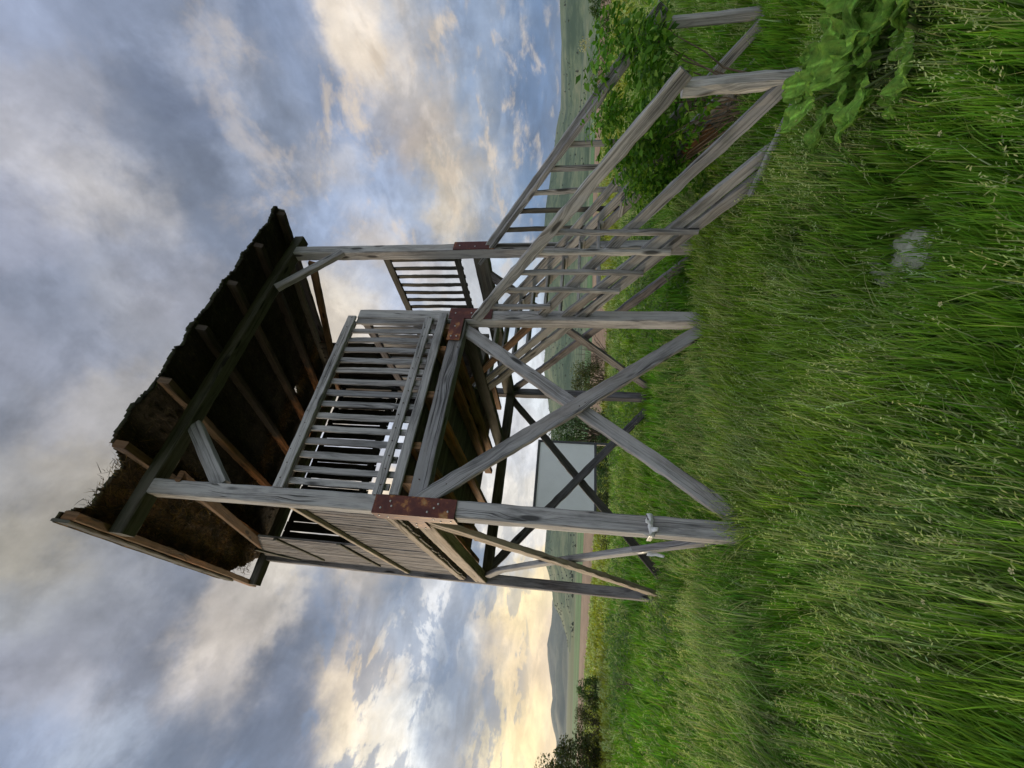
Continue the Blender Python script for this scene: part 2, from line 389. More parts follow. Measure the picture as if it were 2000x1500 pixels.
def interp(tab, a):
    if a <= tab[0][0]: return tab[0][1]
    for (a0, v0), (a1, v1) in zip(tab, tab[1:]):
        if a <= a1:
            t = (a-a0)/(a1-a0); return v0+(v1-v0)*t
    return tab[-1][1]
def el2r(e):     # distance at which the gently falling ground is seen at e degrees below the horizon
    t_ = math.tan(R(e)); r = 1.4/t_
    if r > 25: r = 1.1/max(t_-.012, 1e-4)
    return min(r, 690)
def field_mat(name, c0, c1, c2, rows=0., sc=.05):
    t = MT(name); o = t.n('ShaderNodeTexCoord').outputs['Object']
    a = t.noise(t.map(o, (1, .25, 1)), sc, 8, .65); b = t.noise(o, 1.2, 6, .7)
    f = t.mth('ADD', t.mth('MULTIPLY', a, .6), t.mth('MULTIPLY', b, .4))
    t.color(t.ramp(f, [(.42, c0), (.5, c1), (.58, c2)])); t.rough(.95); t.bump(b, .5, .05); return t.m
near = [(-40, 2.0), (-10, 1.9), (-4, 1.87), (0, 2.0), (6, 2.6), (13.6, 2.9), (25, 3.6), (41.8, 4.0), (50, 2.7), (60, 1.95), (75, 2.3), (110, 2.2)]
farp = [(-40, 1.33), (-4, 1.33), (6, 1.5), (13.5, 1.64), (41.8, 2.03), (56, 1.45), (60, 1.39), (75, 1.30), (110, 1.2)]
gfar = [(-40, .80), (-4, .80), (13.5, .86), (41.8, 1.2), (60, .95), (110, .95)]
azs = [a for a in np.arange(-40, 111, 1.0)]
def wob(a, s): return 1+.03*mnoise.noise((a*.25, s, 0))
polar_patch('ploughed_field', azs, lambda a: (el2r(interp(near, a)*wob(a, 1)), el2r(interp(farp, a))), field_mat('brown_ploughed_soil', (.17, .12, .075), (.29, .20, .135), (.36, .27, .18)), .012)
polar_patch('green_field', azs, lambda a: (el2r(interp(farp, a))+.5, el2r(interp(gfar, a))), field_mat('young_green_crop', (.05, .12, .04), (.085, .19, .07), (.12, .23, .09)), .02)
polar_patch('far_fields', azs, lambda a: (el2r(interp(gfar, a))+1, 690), field_mat('pale_far_fields', (.09, .13, .07), (.14, .19, .11), (.20, .22, .14), sc=.02), .03)

# hills
def ridge_mesh(name, azs, ridge, Rr, Rf, mat, rough_amp, seed, nr=46):
    def zf(x, y, a, r):
        H = 1.4+Rr*math.tan(R(interp(ridge, a)))
        t = (r-Rf)/(Rr-Rf)
        s = max(0., min(1., t)); s = s*s*(3-2*s)*.55+s*.45
        z = -8.6+(H+8.6)*s
        g = abs(mnoise.noise((x*.0016+seed, y*.0016, 0)))*2-.6
        z += rough_amp*g*math.sin(math.pi*min(1, max(0, t)))
        z += rough_amp*.25*mnoise.noise((x*.008, y*.008, seed))*min(1, max(0, t*3))
        if t > 1: z = H-(t-1)*H*1.5
        return z
    vs = []; fs = []
    ts = list(np.linspace(0, 1, nr))+[1.15, 1.5]
    for a in azs:
        for t in ts:
            r = Rf+(Rr-Rf)*t
            x = CAM.x+r*math.sin(R(a)); y = CAM.y+r*math.cos(R(a)); vs.append((x, y, zf(x, y, a, r)))
    m = len(ts)
    for i in range(len(azs)-1):
        for j in range(m-1): fs.append((i*m+j, (i+1)*m+j, (i+1)*m+j+1, i*m+j+1))
    me = bpy.data.meshes.new(name); me.from_pydata(vs, [], fs)
    for p in me.polygons: p.use_smooth = True
    o = link(name, me, mat); tag(o, kind='structure'); return zf
ridge1 = [(1.5, -.3), (3, .0), (5, .9), (6.1, 1.65), (8, 2.0), (9.8, 2.58), (10.9, 3.16), (14.4, 3.22), (20, 3.1), (26, 3.0), (29.8, 3.30), (34, 4.0), (36.8, 4.44), (38.6, 4.28), (45, 4.4), (54.3, 4.53), (57.8, 4.28), (62.4, 3.6), (65.6, 3.18), (67.5, 2.66), (72.6, 2.64), (76.7, 2.65), (90, 2.4), (115, 1.5)]
ridge2 = [(-45, .2), (-15, .4), (-9, .5), (-6.4, .84), (-4.3, 1.45), (-3, 1.31), (0, 2.0), (1.9, 2.30), (4, 1.95), (6.1, 1.75), (12, 1.2), (20, 1)]
def hill_mat(name, a0, a1, a2, sc):
    t = MT(name); o = t.n('ShaderNodeTexCoord').outputs['Object']
    a = t.noise(o, sc, 9, .62); b = t.noise(o, sc*9, 6, .7)
    vo = t.n('ShaderNodeTexVoronoi', inp={'Vector': o, 'Scale': .022}).outputs['Distance']
    c = t.ramp(t.mth('ADD', t.mth('MULTIPLY', a, .65), t.mth('MULTIPLY', b, .35)), [(.42, a0), (.5, a1), (.58, a2)])
    t.color(c); t.rough(.95); return t.m
z1 = ridge_mesh('near_hills', list(np.arange(1.5, 116, .5)), ridge1, 1700, 760, hill_mat('dry_hill_grass', (.035, .075, .035), (.10, .15, .075), (.20, .22, .12), .004), 22, 3)
z2 = ridge_mesh('far_hills', list(np.arange(-45, 21, .5)), ridge2, 5200, 3000, hill_mat('wooded_hill', (.03, .05, .03), (.06, .085, .05), (.11, .13, .08), .0015), 60, 11)
# shrubs dotted over the near hills
def mesh_np(name, V, Fq, mat, parent=None, M=Matrix.Identity(4), cols=None, smooth=False):
    me = bpy.data.meshes.new(name)
    V = np.asarray(V, np.float32); Fq = np.asarray(Fq, np.int32); k = Fq.shape[1]
    me.vertices.add(len(V)); me.vertices.foreach_set('co', V.ravel())
    me.loops.add(Fq.size); me.loops.foreach_set('vertex_index', Fq.ravel())
    me.polygons.add(len(Fq)); me.polygons.foreach_set('loop_start', np.arange(0, Fq.size, k, dtype=np.int32))
    me.polygons.foreach_set('loop_total', np.full(len(Fq), k, np.int32))
    if cols is not None:
        at = me.color_attributes.new('Col', 'FLOAT_COLOR', 'POINT')
        c = np.ones((len(V), 4), np.float32); c[:, :3] = cols; at.data.foreach_set('color', c.ravel())
    me.update(calc_edges=True); me.validate()
    if smooth: me.polygons.foreach_set('use_smooth', np.ones(len(Fq), bool))
    return link(name, me, mat, parent, M)
V = []; Fq = []; cols = []
ico = [(0, 0, 1), (.9, 0, .3), (.28, .85, .35), (-.72, .53, .25), (-.72, -.53, .35), (.28, -.85, .25), (0, 0, -.4)]
icf = [(0, 1, 2), (0, 2, 3), (0, 3, 4), (0, 4, 5), (0, 5, 1), (6, 2, 1), (6, 3, 2), (6, 4, 3), (6, 5, 4), (6, 1, 5)]
for i in range(2300):
    a = random.uniform(2, 84); t = random.random()**.8
    if mnoise.noise((a*.25, t*3, 2))+random.uniform(-.3, .3) < .02: continue
    if a > 46 and random.random() < .65: continue
    if t > .93 and random.random() < .5: t = 1.0
    r = 760+940*t; x = CAM.x+r*math.sin(R(a)); y = CAM.y+r*math.cos(R(a)); z = z1(x, y, a, r)
    s = random.uniform(1.2, 3.2)*(1.6 if t < .1 else 1); b = len(V)
    g = random.uniform(.6, 1.3)
    for p in ico: V.append((x+p[0]*s*random.uniform(.7, 1.3), y+p[1]*s, z+p[2]*s*random.uniform(.8, 1.2))); cols.append((.035*g, .055*g, .028*g))
    Fq += [tuple(b+k for k in f) for f in icf]
o = mesh_np('hillside_shrubs', V, Fq, M_LEAF, cols=cols); tag(o, kind='stuff')

# ================================================================== WATCHTOWER
S = .138; W = 3.3; Ld = 3.32; XB = 2.14
tower = empty('watchtower'); tag(tower, 'weathered grey timber watchtower on posts with slatted balcony, reed roof and broken side stairs', 'watchtower')
c_ = S/2
def zroof(y): return 5.32+.295*(y+.4)       # top of the rafters
# posts
posts = {}
for nm, x, y, top in (('A', 0, 0, 5.20), ('B', XB, 0, 3.88), ('C', W, 0, 5.20), ('D', 0, Ld, 6.20), ('E', W, Ld, 6.20)):
    posts[nm] = board('post', (x+c_, y+c_, -.25), (x+c_, y+c_, top), S, S, M_GREY if nm in 'ABC' else M_SIDE, tower, up=(0, 1, 0), ch=.012, warp=.006)
# main platform beams
board('platform_beam', (S+.002, .075, 2.675), (XB-.002, .075, 2.675), .12, .15, M_GREY, tower)
board('platform_beam', (.07, S+.002, 2.68), (.07, Ld-.002, 2.68), .13, .16, M_BEIGE, tower)
board('platform_beam', (S+.002, Ld+.07, 2.62), (W-.002, Ld+.07, 2.62), .13, .15, M_DARK, tower)
board('platform_beam', (W+.07, S+.002, 2.65), (W+.07, Ld-.002, 2.65), .13, .19, M_DARK, tower)
board('platform_beam', (XB+.07, S+.002, 2.66), (XB+.07, Ld-.002, 2.66), .11, .16, M_DARK, tower)
# joists
for x in (.30, .62, 1.17, 1.74, 2.05):
    board('joist', (x, .03, 2.82), (x, 3.36, 2.82), .07, .12, M_BROWN, tower, warp=.003)
for x in (2.55, 3.0):
    board('joist', (x, 1.62, 2.82), (x, 3.36, 2.82), .07, .12, M_BROWN, tower, warp=.003)
board('joist', (2.3, 1.6, 2.82), (3.28, 1.6, 2.82), .06, .12, M_DARK, tower, up=(0, 0, 1), warp=.003)
# floor boards (one part)
pm = PM(); y = .03
while y < 3.18:
    wv = random.uniform(.085, .10)
    x1 = 2.2 if y < 1.55 else 3.28
    pm.plank((.03+random.uniform(-.01, .01), y+wv/2, 2.905), (x1, y+wv/2, 2.905), wv-.006, .026, ch=.002, warp=.002, seg=6)
    y += wv
link('floor', pm.mesh('floor'), M_DARK, tower)
board('floor_edge_board', (.145, -.008, 2.865), (2.20, -.008, 2.865), .03, .09, M_GREY, tower, warp=.003)

# front railing
def slat(par, p0, p1, w, t, mat, up):
    return board('slat', p0, p1, w, t, mat, par, up=up, ch=.003, warp=.006)
pm = PM()
pm.plank((S, .0, 3.94), (XB+.02, .0, 3.94), .032, .10, warp=.004)
link_fr = link('front_railing', pm.mesh('front_railing'), M_GREY, tower)
board('top_rail', (S, .072, 3.955), (XB+.0, .072, 3.955), .03, .09, M_GREY, link_fr)
board('bottom_rail', (S, -.004, 3.02), (XB+.0, -.004, 3.02), .03, .085, M_GREY, link_fr)
for x in [.22]+[.335+.1365*i for i in range(14)]:
    zt = 3.885
    slat(link_fr, (x, .034, 2.95-random.uniform(0, .10)), (x, .034, zt), .058+random.uniform(-.005, .005), .024, M_GREY, (0, 1, 0))
# inner railing beside the stair opening
pm = PM(); pm.plank((XB+.03, S, 3.83), (XB+.03, 1.54, 3.83), .03, .09)
ir = link('inner_railing', pm.mesh('inner_railing'), M_SIDE, tower)
board('top_rail', (XB+.075, S, 3.84), (XB+.075, 1.54, 3.84), .03, .08, M_GREY, ir)
board('bottom_rail', (XB+.03, S, 3.03), (XB+.03, 1.54, 3.03), .03, .08, M_GREY, ir)
board('end_post', (XB+.07, 1.56, 2.9), (XB+.07, 1.56, 3.86), .07, .07, M_GREY, ir, up=(0, 1, 0))
for i in range(9):
    yy = .24+.148*i; slat(ir, (XB+.054, yy, 2.98), (XB+.054, yy, 3.79), .062, .02, M_GREY, (1, 0, 0))
# right side railing
pm = PM(); pm.plank((W+.07, S, 3.95), (W+.07, 1.95, 3.95), .04, .09)
rr = link('side_railing', pm.mesh('side_railing'), M_DARK, tower)
board('bottom_rail', (W+.07, S, 2.98), (W+.07, 1.95, 2.98), .04, .08, M_DARK, rr)
for i in range(12):
    yy = .23+.146*i; slat(rr, (W+.105, yy, 2.94), (W+.105, yy, 3.93), .05, .024, M_DARK, (1, 0, 0))

# left wall: boarded parapet, and full-height panel at the back
def wallboards(name, axis, fixed, a0, a1, zlo, zhi, mat, gap, wmean=.11, jag=0., th=.02):
    pm = PM(); a = a0
    while a < a1-.03:
        w_ = min(random.uniform(wmean*.88, wmean*1.12), a1-a)
        zl = zlo(a+w_/2) if callable(zlo) else zlo; zh = zhi(a+w_/2) if callable(zhi) else zhi
        zl -= random.uniform(0, jag); zh += random.uniform(0, jag)
        if axis == 'y': pm.plank((fixed, a+w_/2, zl), (fixed, a+w_/2, zh), w_-gap, th, up=(1, 0, 0), ch=.003, warp=.004)
        else: pm.plank((a+w_/2, fixed, zl), (a+w_/2, fixed, zh), w_-gap, th, up=(0, 1, 0), ch=.003, warp=.004)
        a += w_
    return link(name, pm.mesh(name), mat, tower)
lw = wallboards('side_wall', 'y', .07, S+.005, 1.80, 2.93, 3.87, M_SIDE, .018, .095, .01, .026)
board('wall_rail', (.035, S, 3.865), (.035, Ld-.02, 3.81), .04, .05, M_BEIGE, lw)
board('wall_rail', (.028, S, 2.965), (.028, Ld-.02, 2.965), .035, .09, M_BEIGE, lw)
lt = wallboards('tall_side_wall', 'y', .07, 1.805, Ld-.005, 2.93, lambda y: min(5.34+.60*(y-1.85), zroof(y)-.12), M_SIDE, .015, .095, 0, .026)
board('batten', (.045, 1.80, 5.08), (.045, Ld-.25, 5.08), .025, .05, M_DARK, lt)
board('batten', (.045, 1.72, 4.18), (.045, Ld-.25, 4.18), .025, .05, M_DARK, lt)
rt = wallboards('tall_side_wall', 'y', W+.07, 1.97, Ld-.005, 2.93, lambda y: zroof(y)-.15, M_BLACK, .004, .14)
board('batten', (W+.045, 1.97, 4.9), (W+.045, Ld-.02, 4.9), .025, .06, M_BLACK, rt)
# rear wall: upper boarding with slits, viewing slot below, parapet
rw = wallboards('rear_wall', 'x', Ld+.045, S+.02, W-.01, 4.88, 6.10, M_BLACK, .0135, .155, .02)
board('batten', (S, Ld+.02, 4.955), (W, Ld+.02, 4.955), .03, .13, M_BLACK, rw)
board('batten', (S, Ld+.02, 6.04), (W, Ld+.02, 6.04), .03, .09, M_BLACK, rw)
pw = wallboards('rear_parapet', 'x', Ld+.045, S+.005, W-.005, 2.93, 3.95, M_BLACK, .002, .14)
board('top_rail', (S, Ld+.02, 3.98), (W, Ld+.02, 3.98), .12, .03, M_DARK, pw)
cw = wallboards('corner_boarding', 'x', Ld+.07, 2.74, W-.005, 3.96, 4.87, M_BLACK, .002, .14)

# roof beams
board('roof_beam', (-.36, .07, 5.27), (3.66, .07, 5.27), .14, .14, M_DARK, tower, warp=.008, ch=.01)
board('roof_beam', (-.36, Ld+.07, 6.27), (3.66, Ld+.07, 6.27), .14, .14, M_DARK, tower, warp=.008, ch=.01)
sl_ = Vector((0, 1, .295)).normalized(); upn = Vector((0, -.295, 1)).normalized()
def rafter(x, y0, y1, mat, w=.065, h=.105, name='rafter', dz=0):
    return board(name, (x, y0, zroof(y0)-.055+dz), (x, y1, zroof(y1)-.055+dz), w, h, mat, tower, up=upn, warp=.006)
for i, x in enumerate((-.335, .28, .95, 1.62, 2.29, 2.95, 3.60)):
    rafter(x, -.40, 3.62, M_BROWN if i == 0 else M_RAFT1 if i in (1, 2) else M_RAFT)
rafter(-.385, -.42, 2.78, M_DARK, .025, .13, 'verge_board', .035)
rafter(3.655, -.42, 3.0, M_DARK, .025, .13, 'verge_board', .035)
rafter(3.44, .2, 3.5, M_DARK, .06, .09)
# sloping ties under the roof along the sides
board('side_tie', (.165, -.02, 4.93), (.105, Ld+.03, 6.14), .10, .045, M_BROWN, tower)
board('side_tie', (W-.03, .14, 4.98), (W-.03, Ld, 6.14), .05, .10, M_BROWN, tower)
# knee braces
board('knee_brace', (.13, .075, 4.55), (.72, .075, 5.19), .075, .13, M_GREY, tower)
board('knee_brace', (W+.03, .03, 4.50), (2.66, .03, 5.16), .06, .11, M_GREY, tower)
board('knee_brace', (.07, Ld-.02, 5.6), (.07, 2.75, 6.0), .06, .09, M_DARK, tower)
# floor bracing
board('brace', (.10, .10, .02), (2.10, .10, 2.66), .05, .135, M_GREY, tower, warp=.012, ch=.008)
board('brace', (XB+.01, .02, .02), (.10, .02, 2.66), .055, .135, M_GREY, tower, warp=.012, ch=.008)
board('brace', (.20, Ld+.10, -.02), (3.28, Ld+.10, 2.62), .05, .12, M_DARK, tower, warp=.012)
board('brace', (3.26, Ld+.04, -.02), (.20, Ld+.04, 2.60), .05, .12, M_SIDE, tower, warp=.012)
board('brace', (.03, .18, 2.68), (.03, Ld-.05, -.05), .055, .12, M_BEIGE, tower, warp=.012)
# bowed brace on the left side
pm = PM()
pts = [Vector((.10, .15, .03)), Vector((.11, 1.0, .78)), Vector((.11, 1.9, 1.62)), Vector((.10, 2.7, 2.32)), Vector((.09, 3.2, 2.58))]
for a, b in zip(pts, pts[1:]): pm.plank(a, b+(b-a).normalized()*.012, .055, .115, warp=.001, ch=.008)
link('brace', pm.mesh('brace'), M_GREY, tower)
board('brace', (W+.10, .18, -.02), (W+.10, 3.42, 2.66), .05, .12, M_SIDE, tower, warp=.012)
board('brace', (W+.04, .35, 2.66), (W+.04, 3.20, -.05), .05, .12, M_SIDE, tower, warp=.012)

def nails(parent, pts):
    bm = bmesh.new(); bmesh.ops.create_cone(bm, segments=7, radius1=.0065, radius2=.005, depth=.005, cap_ends=True)
    me = bpy.data.meshes.new('nail_head'); bm.to_mesh(me); bm.free(); me.materials.append(M_NAIL)
    for p in pts: link('nail_head', me, None, parent, Matrix.Translation(p) @ Matrix.Rotation(R(90), 4, 'X'))
nails(tower, [(.22, -.010, 2.50), (.27, -.010, 2.44), (1.08, -.010, 1.36), (1.12, -.010, 1.31), (1.95, -.010, .16), (2.0, -.010, .20), (.30, .008, 2.69), (1.2, .008, 2.72), (1.75, .008, 2.63)]
      + [(.22+.1365*i+random.uniform(-.01, .01), -.018, 3.95+random.uniform(-.02, .02)) for i in range(15)] + [(.22+.1365*i+random.uniform(-.01, .01), -.021, 3.02+random.uniform(-.02, .02)) for i in range(15)])
# metal plates with bolts
def plate(rects, bolts, name='metal_plate'):
    bm = bmesh.new()
    for (x0, x1, y0, y1, z0, z1) in rects:
        r = bmesh.ops.create_cube(bm, size=1, matrix=Matrix.Translation(((x0+x1)/2, (y0+y1)/2, (z0+z1)/2)) @ Matrix.Diagonal((x1-x0, y1-y0, z1-z0, 1)))
    bmesh.ops.remove_doubles(bm, verts=bm.verts, dist=1e-5)
    me = bpy.data.meshes.new(name); bm.to_mesh(me); bm.free()
    p = link(name, me, M_PLATE, tower)
    for (bx, by, bz, ax) in bolts:
        bm = bmesh.new(); bmesh.ops.create_uvsphere(bm, u_segments=10, v_segments=6, radius=.0095)
        for v in bm.verts: v.co.z *= .6
        me = bpy.data.meshes.new('bolt'); bm.to_mesh(me); bm.free()
        for q in me.polygons: q.use_smooth = True
        Mx = Matrix.Translation((bx, by, bz)) @ (Matrix.Rotation(R(90), 4, 'X') if ax == 'y' else Matrix.Rotation(R(90), 4, 'Y'))
        link('bolt', me, M_BOLT, p, Mx)
plate([(-.012, S+.004, -.014, -.004, 2.32, 3.02), (-.016, -.006, -.012, S, 2.32, 3.02), (-.0155, -.0065, S+.0005, .36, 2.61, 2.75)],
      [(.03, -.015, 2.95, 'y'), (.09, -.015, 2.88, 'y'), (.05, -.015, 2.86, 'y'), (.095, -.015, 2.47, 'y'), (.06, -.015, 2.50, 'y'), (.025, -.015, 2.55, 'y'), (.04, -.015, 2.38, 'y'),
       (-.017, .04, 2.97, 'x'), (-.017, .06, 2.9, 'x'), (-.017, .03, 2.5, 'x'), (-.017, .08, 2.45, 'x'), (-.017, .06, 2.36, 'x'), (-.017, .22, 2.70, 'x'), (-.017, .33, 2.65, 'x'), (-.017, .30, 2.72, 'x')])
plate([(XB-.006, XB+S+.006, -.014, -.003, 2.32, 2.80), (1.83, XB-.0065, -.0135, -.0035, 2.62, 2.76)],
      [(XB+.07, -.015, 2.73, 'y'), (XB+.07, -.015, 2.55, 'y'), (XB+.05, -.015, 2.38, 'y'), (2.02, -.015, 2.70, 'y'), (1.88, -.015, 2.66, 'y'), (1.88, -.015, 2.72, 'y')])
plate([(W+.002, W+S+.006, -.014, -.003, 2.45, 2.98)], [(W+.07, -.015, 2.9, 'y'), (W+.05, -.015, 2.7, 'y'), (W+.09, -.015, 2.55, 'y')])

# ---- roof covering: sagging reed mat under moss, real thickness, torn edges, one hole
def cover():
    nx, ny = 250, 260; x0, x1, y0, y1 = -.40, 3.70, -.47, 3.62
    top = {}; bot = {}; V = []; Fq = []; cols = []
    def keep(x, y):
        e = .07*mnoise.noise((x*2.6, 1, 0))+.035*mnoise.noise((x*9, 2, 0))+.012*mnoise.noise((x*40, 3, 0))
        fy = -.43+e
        if x < .30: fy += .24*max(0, min(1, (x+.33)/.12))*max(0, min(1, (.30-x)/.12))+.04*mnoise.noise((x*40, 6, 0))
        if y < fy: return False
        ey = .06*mnoise.noise((1, y*6, 5))+.03*mnoise.noise((1, y*25, 5))+.015*mnoise.noise((1, y*70, 5))
        if x > 3.66+ey*.4: return False
        if x < -.37 and y > 2.75: return False
        if y > 2.55 and x < -.37+.42*(y-2.5)+ey: return False
        if 3.49+.5*ey < x < 3.56 and .15 < y < 2.0: return False
        dx, dy = (x-2.525)/.065, (y-2.20)/.13
        if dx*dx+dy*dy < 1+.7*mnoise.noise((x*30, y*30, 0)): return False
        return True
    idx = {}
    for i in range(nx+1):
        for j in range(ny+1):
            x = x0+(x1-x0)*i/nx; y = y0+(y1-y0)*j/ny
            zb = zroof(y)+.004
            k = round((x+.335)/.665); sag = math.sin(math.pi*(((x-.28)/.668) % 1.0))
            zb -= .018*sag+.012*mnoise.noise((x*9, y*5, 3))+.010*mnoise.noise((x*45, y*12, 3))-.008
            zt = zroof(y)+.045+.03*mnoise.noise((x*3, y*3, 8))+.010*mnoise.noise((x*22, y*22, 8))
            if abs(x-1.60) < .06 and y < -.36: zt += .04
            idx[i, j] = len(V)//2 if False else len(V); V.append((x, y, zb)); V.append((x, y, zt))
            n = mnoise.noise((x*7, y*5, 1)); n2 = mnoise.noise((x*60, y*14, 1))
            band = math.exp(-((y-2.2-.05*mnoise.noise((x*3, 0, 0)))/.10)**2)*(1+.3*n2)
            leftp = max(0, min(1, (.55-x)/.5))*.7
            b = max(0, min(1, .9*band+leftp*max(0, .6+n)))
            base = np.array((.055, .046, .032))*(1+.5*n+.5*n2)
            tan = np.array((.34, .18, .075))*(.4+.9*max(0, n2+.35))
            cols.append(tuple(base*(1-b)+tan*b)); g = .6+.6*mnoise.noise((x*11, y*11, 4))
            cols.append((.035*g+.005, .06*g+.008, .012*g+.004))
    alive = [[keep(x0+(x1-x0)*(i+.5)/nx, y0+(y1-y0)*(j+.5)/ny) for j in range(ny)] for i in range(nx)]
    for i in range(nx):
        for j in range(ny):
            if not alive[i][j]: continue
            a, b, c, d = idx[i, j], idx[i+1, j], idx[i+1, j+1], idx[i, j+1]
            Fq.append((d, c, b, a)); Fq.append((a+1, b+1, c+1, d+1))
            if j == 0 or not alive[i][j-1]: Fq.append((a, b, b+1, a+1))
            if j == ny-1 or not alive[i][j+1]: Fq.append((c, d, d+1, c+1))
            if i == 0 or not alive[i-1][j]: Fq.append((d, a, a+1, d+1))
            if i == nx-1 or not alive[i+1][j]: Fq.append((b, c, c+1, b+1))
    t = MT('reed_and_moss'); col = t.n('ShaderNodeAttribute', attribute_name='Col').outputs['Color']
    ob = t.n('ShaderNodeTexCoord').outputs['Object']
    fib = t.noise(t.map(ob, (90, 10, 30)), 1.0, 6, .7, 1.5); fine = t.noise(ob, 120, 4, .6)
    c = t.mix(t.val(fib, .52, .72), t.mix(1.0, col, (.6, .6, .6), 'MULTIPLY'), t.mix(1.0, col, (2.3, 2.0, 1.6), 'MULTIPLY'))
    t.color(c); t.rough(1.0); t.bump(t.mth('ADD', fib, fine), 1.0, .02)
    return mesh_np('roof_covering', V, Fq, t.m, tower, cols=cols)
cv = cover()
# loose reeds, roots and moss tufts hanging on the covering
def strands(name, n, fn, mat, parent):
    V = []; Fq = []; cols = []
    for i in range(n):
        p, d, l, w, c = fn(); p = Vector(p); d = Vector(d).normalized(); s = d.cross(Vector((random.random(), random.random(), random.random()))).normalized()*w
        m = p+d*l*.5+Vector((0, 0, random.uniform(-.2, .2)*l)); e = p+d*l+Vector((random.uniform(-.2, .2), random.uniform(-.2, .2), -.15))*l; b = len(V)
        V += [p-s, p+s, m+s*.8, m-s*.8, e+s*.2, e-s*.2]; Fq += [(b, b+1, b+2, b+3), (b+3, b+2, b+4, b+5)]; cols += [c]*6
    return mesh_np(name, V, Fq, mat, parent, cols=cols)
def f_under():
    k = random.random()
    if k < .35: x, y = random.uniform(-.25, .5), random.uniform(-.3, 3.3)
    elif k < .6: x, y = random.uniform(.3, 3.4), random.gauss(2.2, .1)
    else: x, y = random.uniform(-.2, 3.5), random.uniform(-.35, 3.4)
    c = random.choice([(.05, .03, .018), (.10, .06, .03), (.03, .025, .018), (.18, .11, .05)]) if k < .6 else random.choice([(.02, .018, .014), (.035, .03, .022)])
    return (x, y, zroof(y)-.012), (random.gauss(0, .6), random.gauss(0, 1), random.uniform(-.35, .05)), random.uniform(.03, .13), random.uniform(.0012, .003), c
strands('hanging_reeds', 9000, f_under, M_LEAF, cv)
def f_edge():
    x = random.uniform(.28, 3.66) if random.random() < .9 else random.uniform(-.2, .2); y = -.43+.07*mnoise.noise((x*2.6, 1, 0))+.035*mnoise.noise((x*9, 2, 0))+.012*mnoise.noise((x*40, 3, 0))
    if x < .28: y += .25+.04*mnoise.noise((x*40, 6, 0))
    g = random.random()
    c = (.03+.03*g, .05+.04*g, .012) if x > .3 else (.10+.08*g, .06+.05*g, .03)
    return (x, y+.02, zroof(y)+random.uniform(0, .06)), (random.gauss(0, .7), -abs(random.gauss(0, .6))-.05, random.uniform(-.5, .5)), random.uniform(.004, .014 if x > .3 else .035), random.uniform(.001, .0025), c
strands('moss_fringe', 4500, f_edge, M_LEAF, cv)

# ---- staircase
def zs(y): return 1.588+.85*y                # top edge of the stringers
pm = PM(); dv = Vector((0, 1, .85)).normalized(); pn = Vector((0, -.85, 1)).normalized()
def sline(x, y0, y1, off): return (Vector((x, y0, zs(y0)))+pn*off, Vector((x, y1, zs(y1)))+pn*off)
for x in (XB+.055, W+.025):
    a, b = sline(x, -1.98, 1.42, -.05); pm.plank(a, b, .045, .092, up=pn, warp=.008)
    a, b = sline(x+.004, -1.62 if x < 3 else -2.0, 1.42, -.170); pm.plank(a, b, .045, .095, up=pn, warp=.008)
st = link('staircase', pm.mesh('staircase'), M_STAIR, tower)
for k in range(0, 8):
    yy = -.27+.24*k; zz_ = 1.2+.2*k
    board('tread', (XB+.08, yy+.02, zz_), (W-.0, yy+.02, zz_), .20, .032, M_STAIR, st)
for k in range(-6, 8):
    yy = -.27+.24*k; zz_ = 1.2+.2*k-.035
    for x in (XB+.095, W-.015):
        if x < 3 and k < -4: continue
        board('cleat', (x, yy-.09, zz_), (x, yy+.09, zz_+.01), .03, .045, M_STAIR, st, warp=.002)
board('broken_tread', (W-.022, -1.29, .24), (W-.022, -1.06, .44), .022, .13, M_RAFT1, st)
board('loose_batten', (XB+.01, -2.02, .12), (XB-.06, -1.38, .20), .05, .03, M_STAIR, st)
# newel posts
board('newel_post', (XB+.07, -2.06, -.15), (XB+.06, -2.05, .80), .095, .09, M_STAIR, st, up=(0, 1, 0), ch=.026, warp=.014)
board('newel_post', (W+.07, -2.06, -.15), (W+.07, -2.05, .80), .075, .07, M_STAIR, st, up=(0, 1, 0), ch=.012)
# handrails and midrails
def yz(x, y, z0, slope): return (x, y, z0+slope*y)
board('handrail', yz(XB-.0, -2.16, 2.50, .785), yz(XB-.0, -.0, 2.50, .785), .04, .105, M_STAIR, st, up=pn, warp=.012, ch=.01)
board('handrail', yz(W+.085, -2.16, 2.51, .78), yz(W+.085, .26, 2.51, .78), .04, .10, M_STAIR, st, up=pn, warp=.008)
board('handrail', yz(W+.03, -2.13, 2.49, .78), yz(W+.03, .24, 2.49, .78), .06, .055, M_STAIR, st, up=pn, warp=.008)
board('midrail', yz(XB+.045, -2.05, 1.80, .784), yz(XB+.045, -.02, 1.80, .784), .035, .095, M_STAIR, st, up=pn, warp=.012)
board('midrail', yz(XB+.045, .14, 1.80, .784), yz(XB+.045, 1.35, 1.80, .784), .035, .085, M_BROWN, st, up=pn)
board('midrail', yz(W+.02, -2.05, 1.66, .78), yz(W+.02, 1.3, 1.66, .78), .03, .085, M_STAIR, st, up=pn, warp=.01)
for yy in (-1.05, -.845, -.615, -.395):
    board('baluster', (XB+.022, yy+.02, zs(yy)-.24), (XB+.022, yy, 2.50+.785*yy-.04), .05, .045, M_STAIR, st, up=(1, 0, 0), ch=.012, warp=.008)
board('baluster', (XB+.02, -.17, 1.68), (XB+.02, -.17, 2.30), .05, .04, M_GREY, st, up=(1, 0, 0))
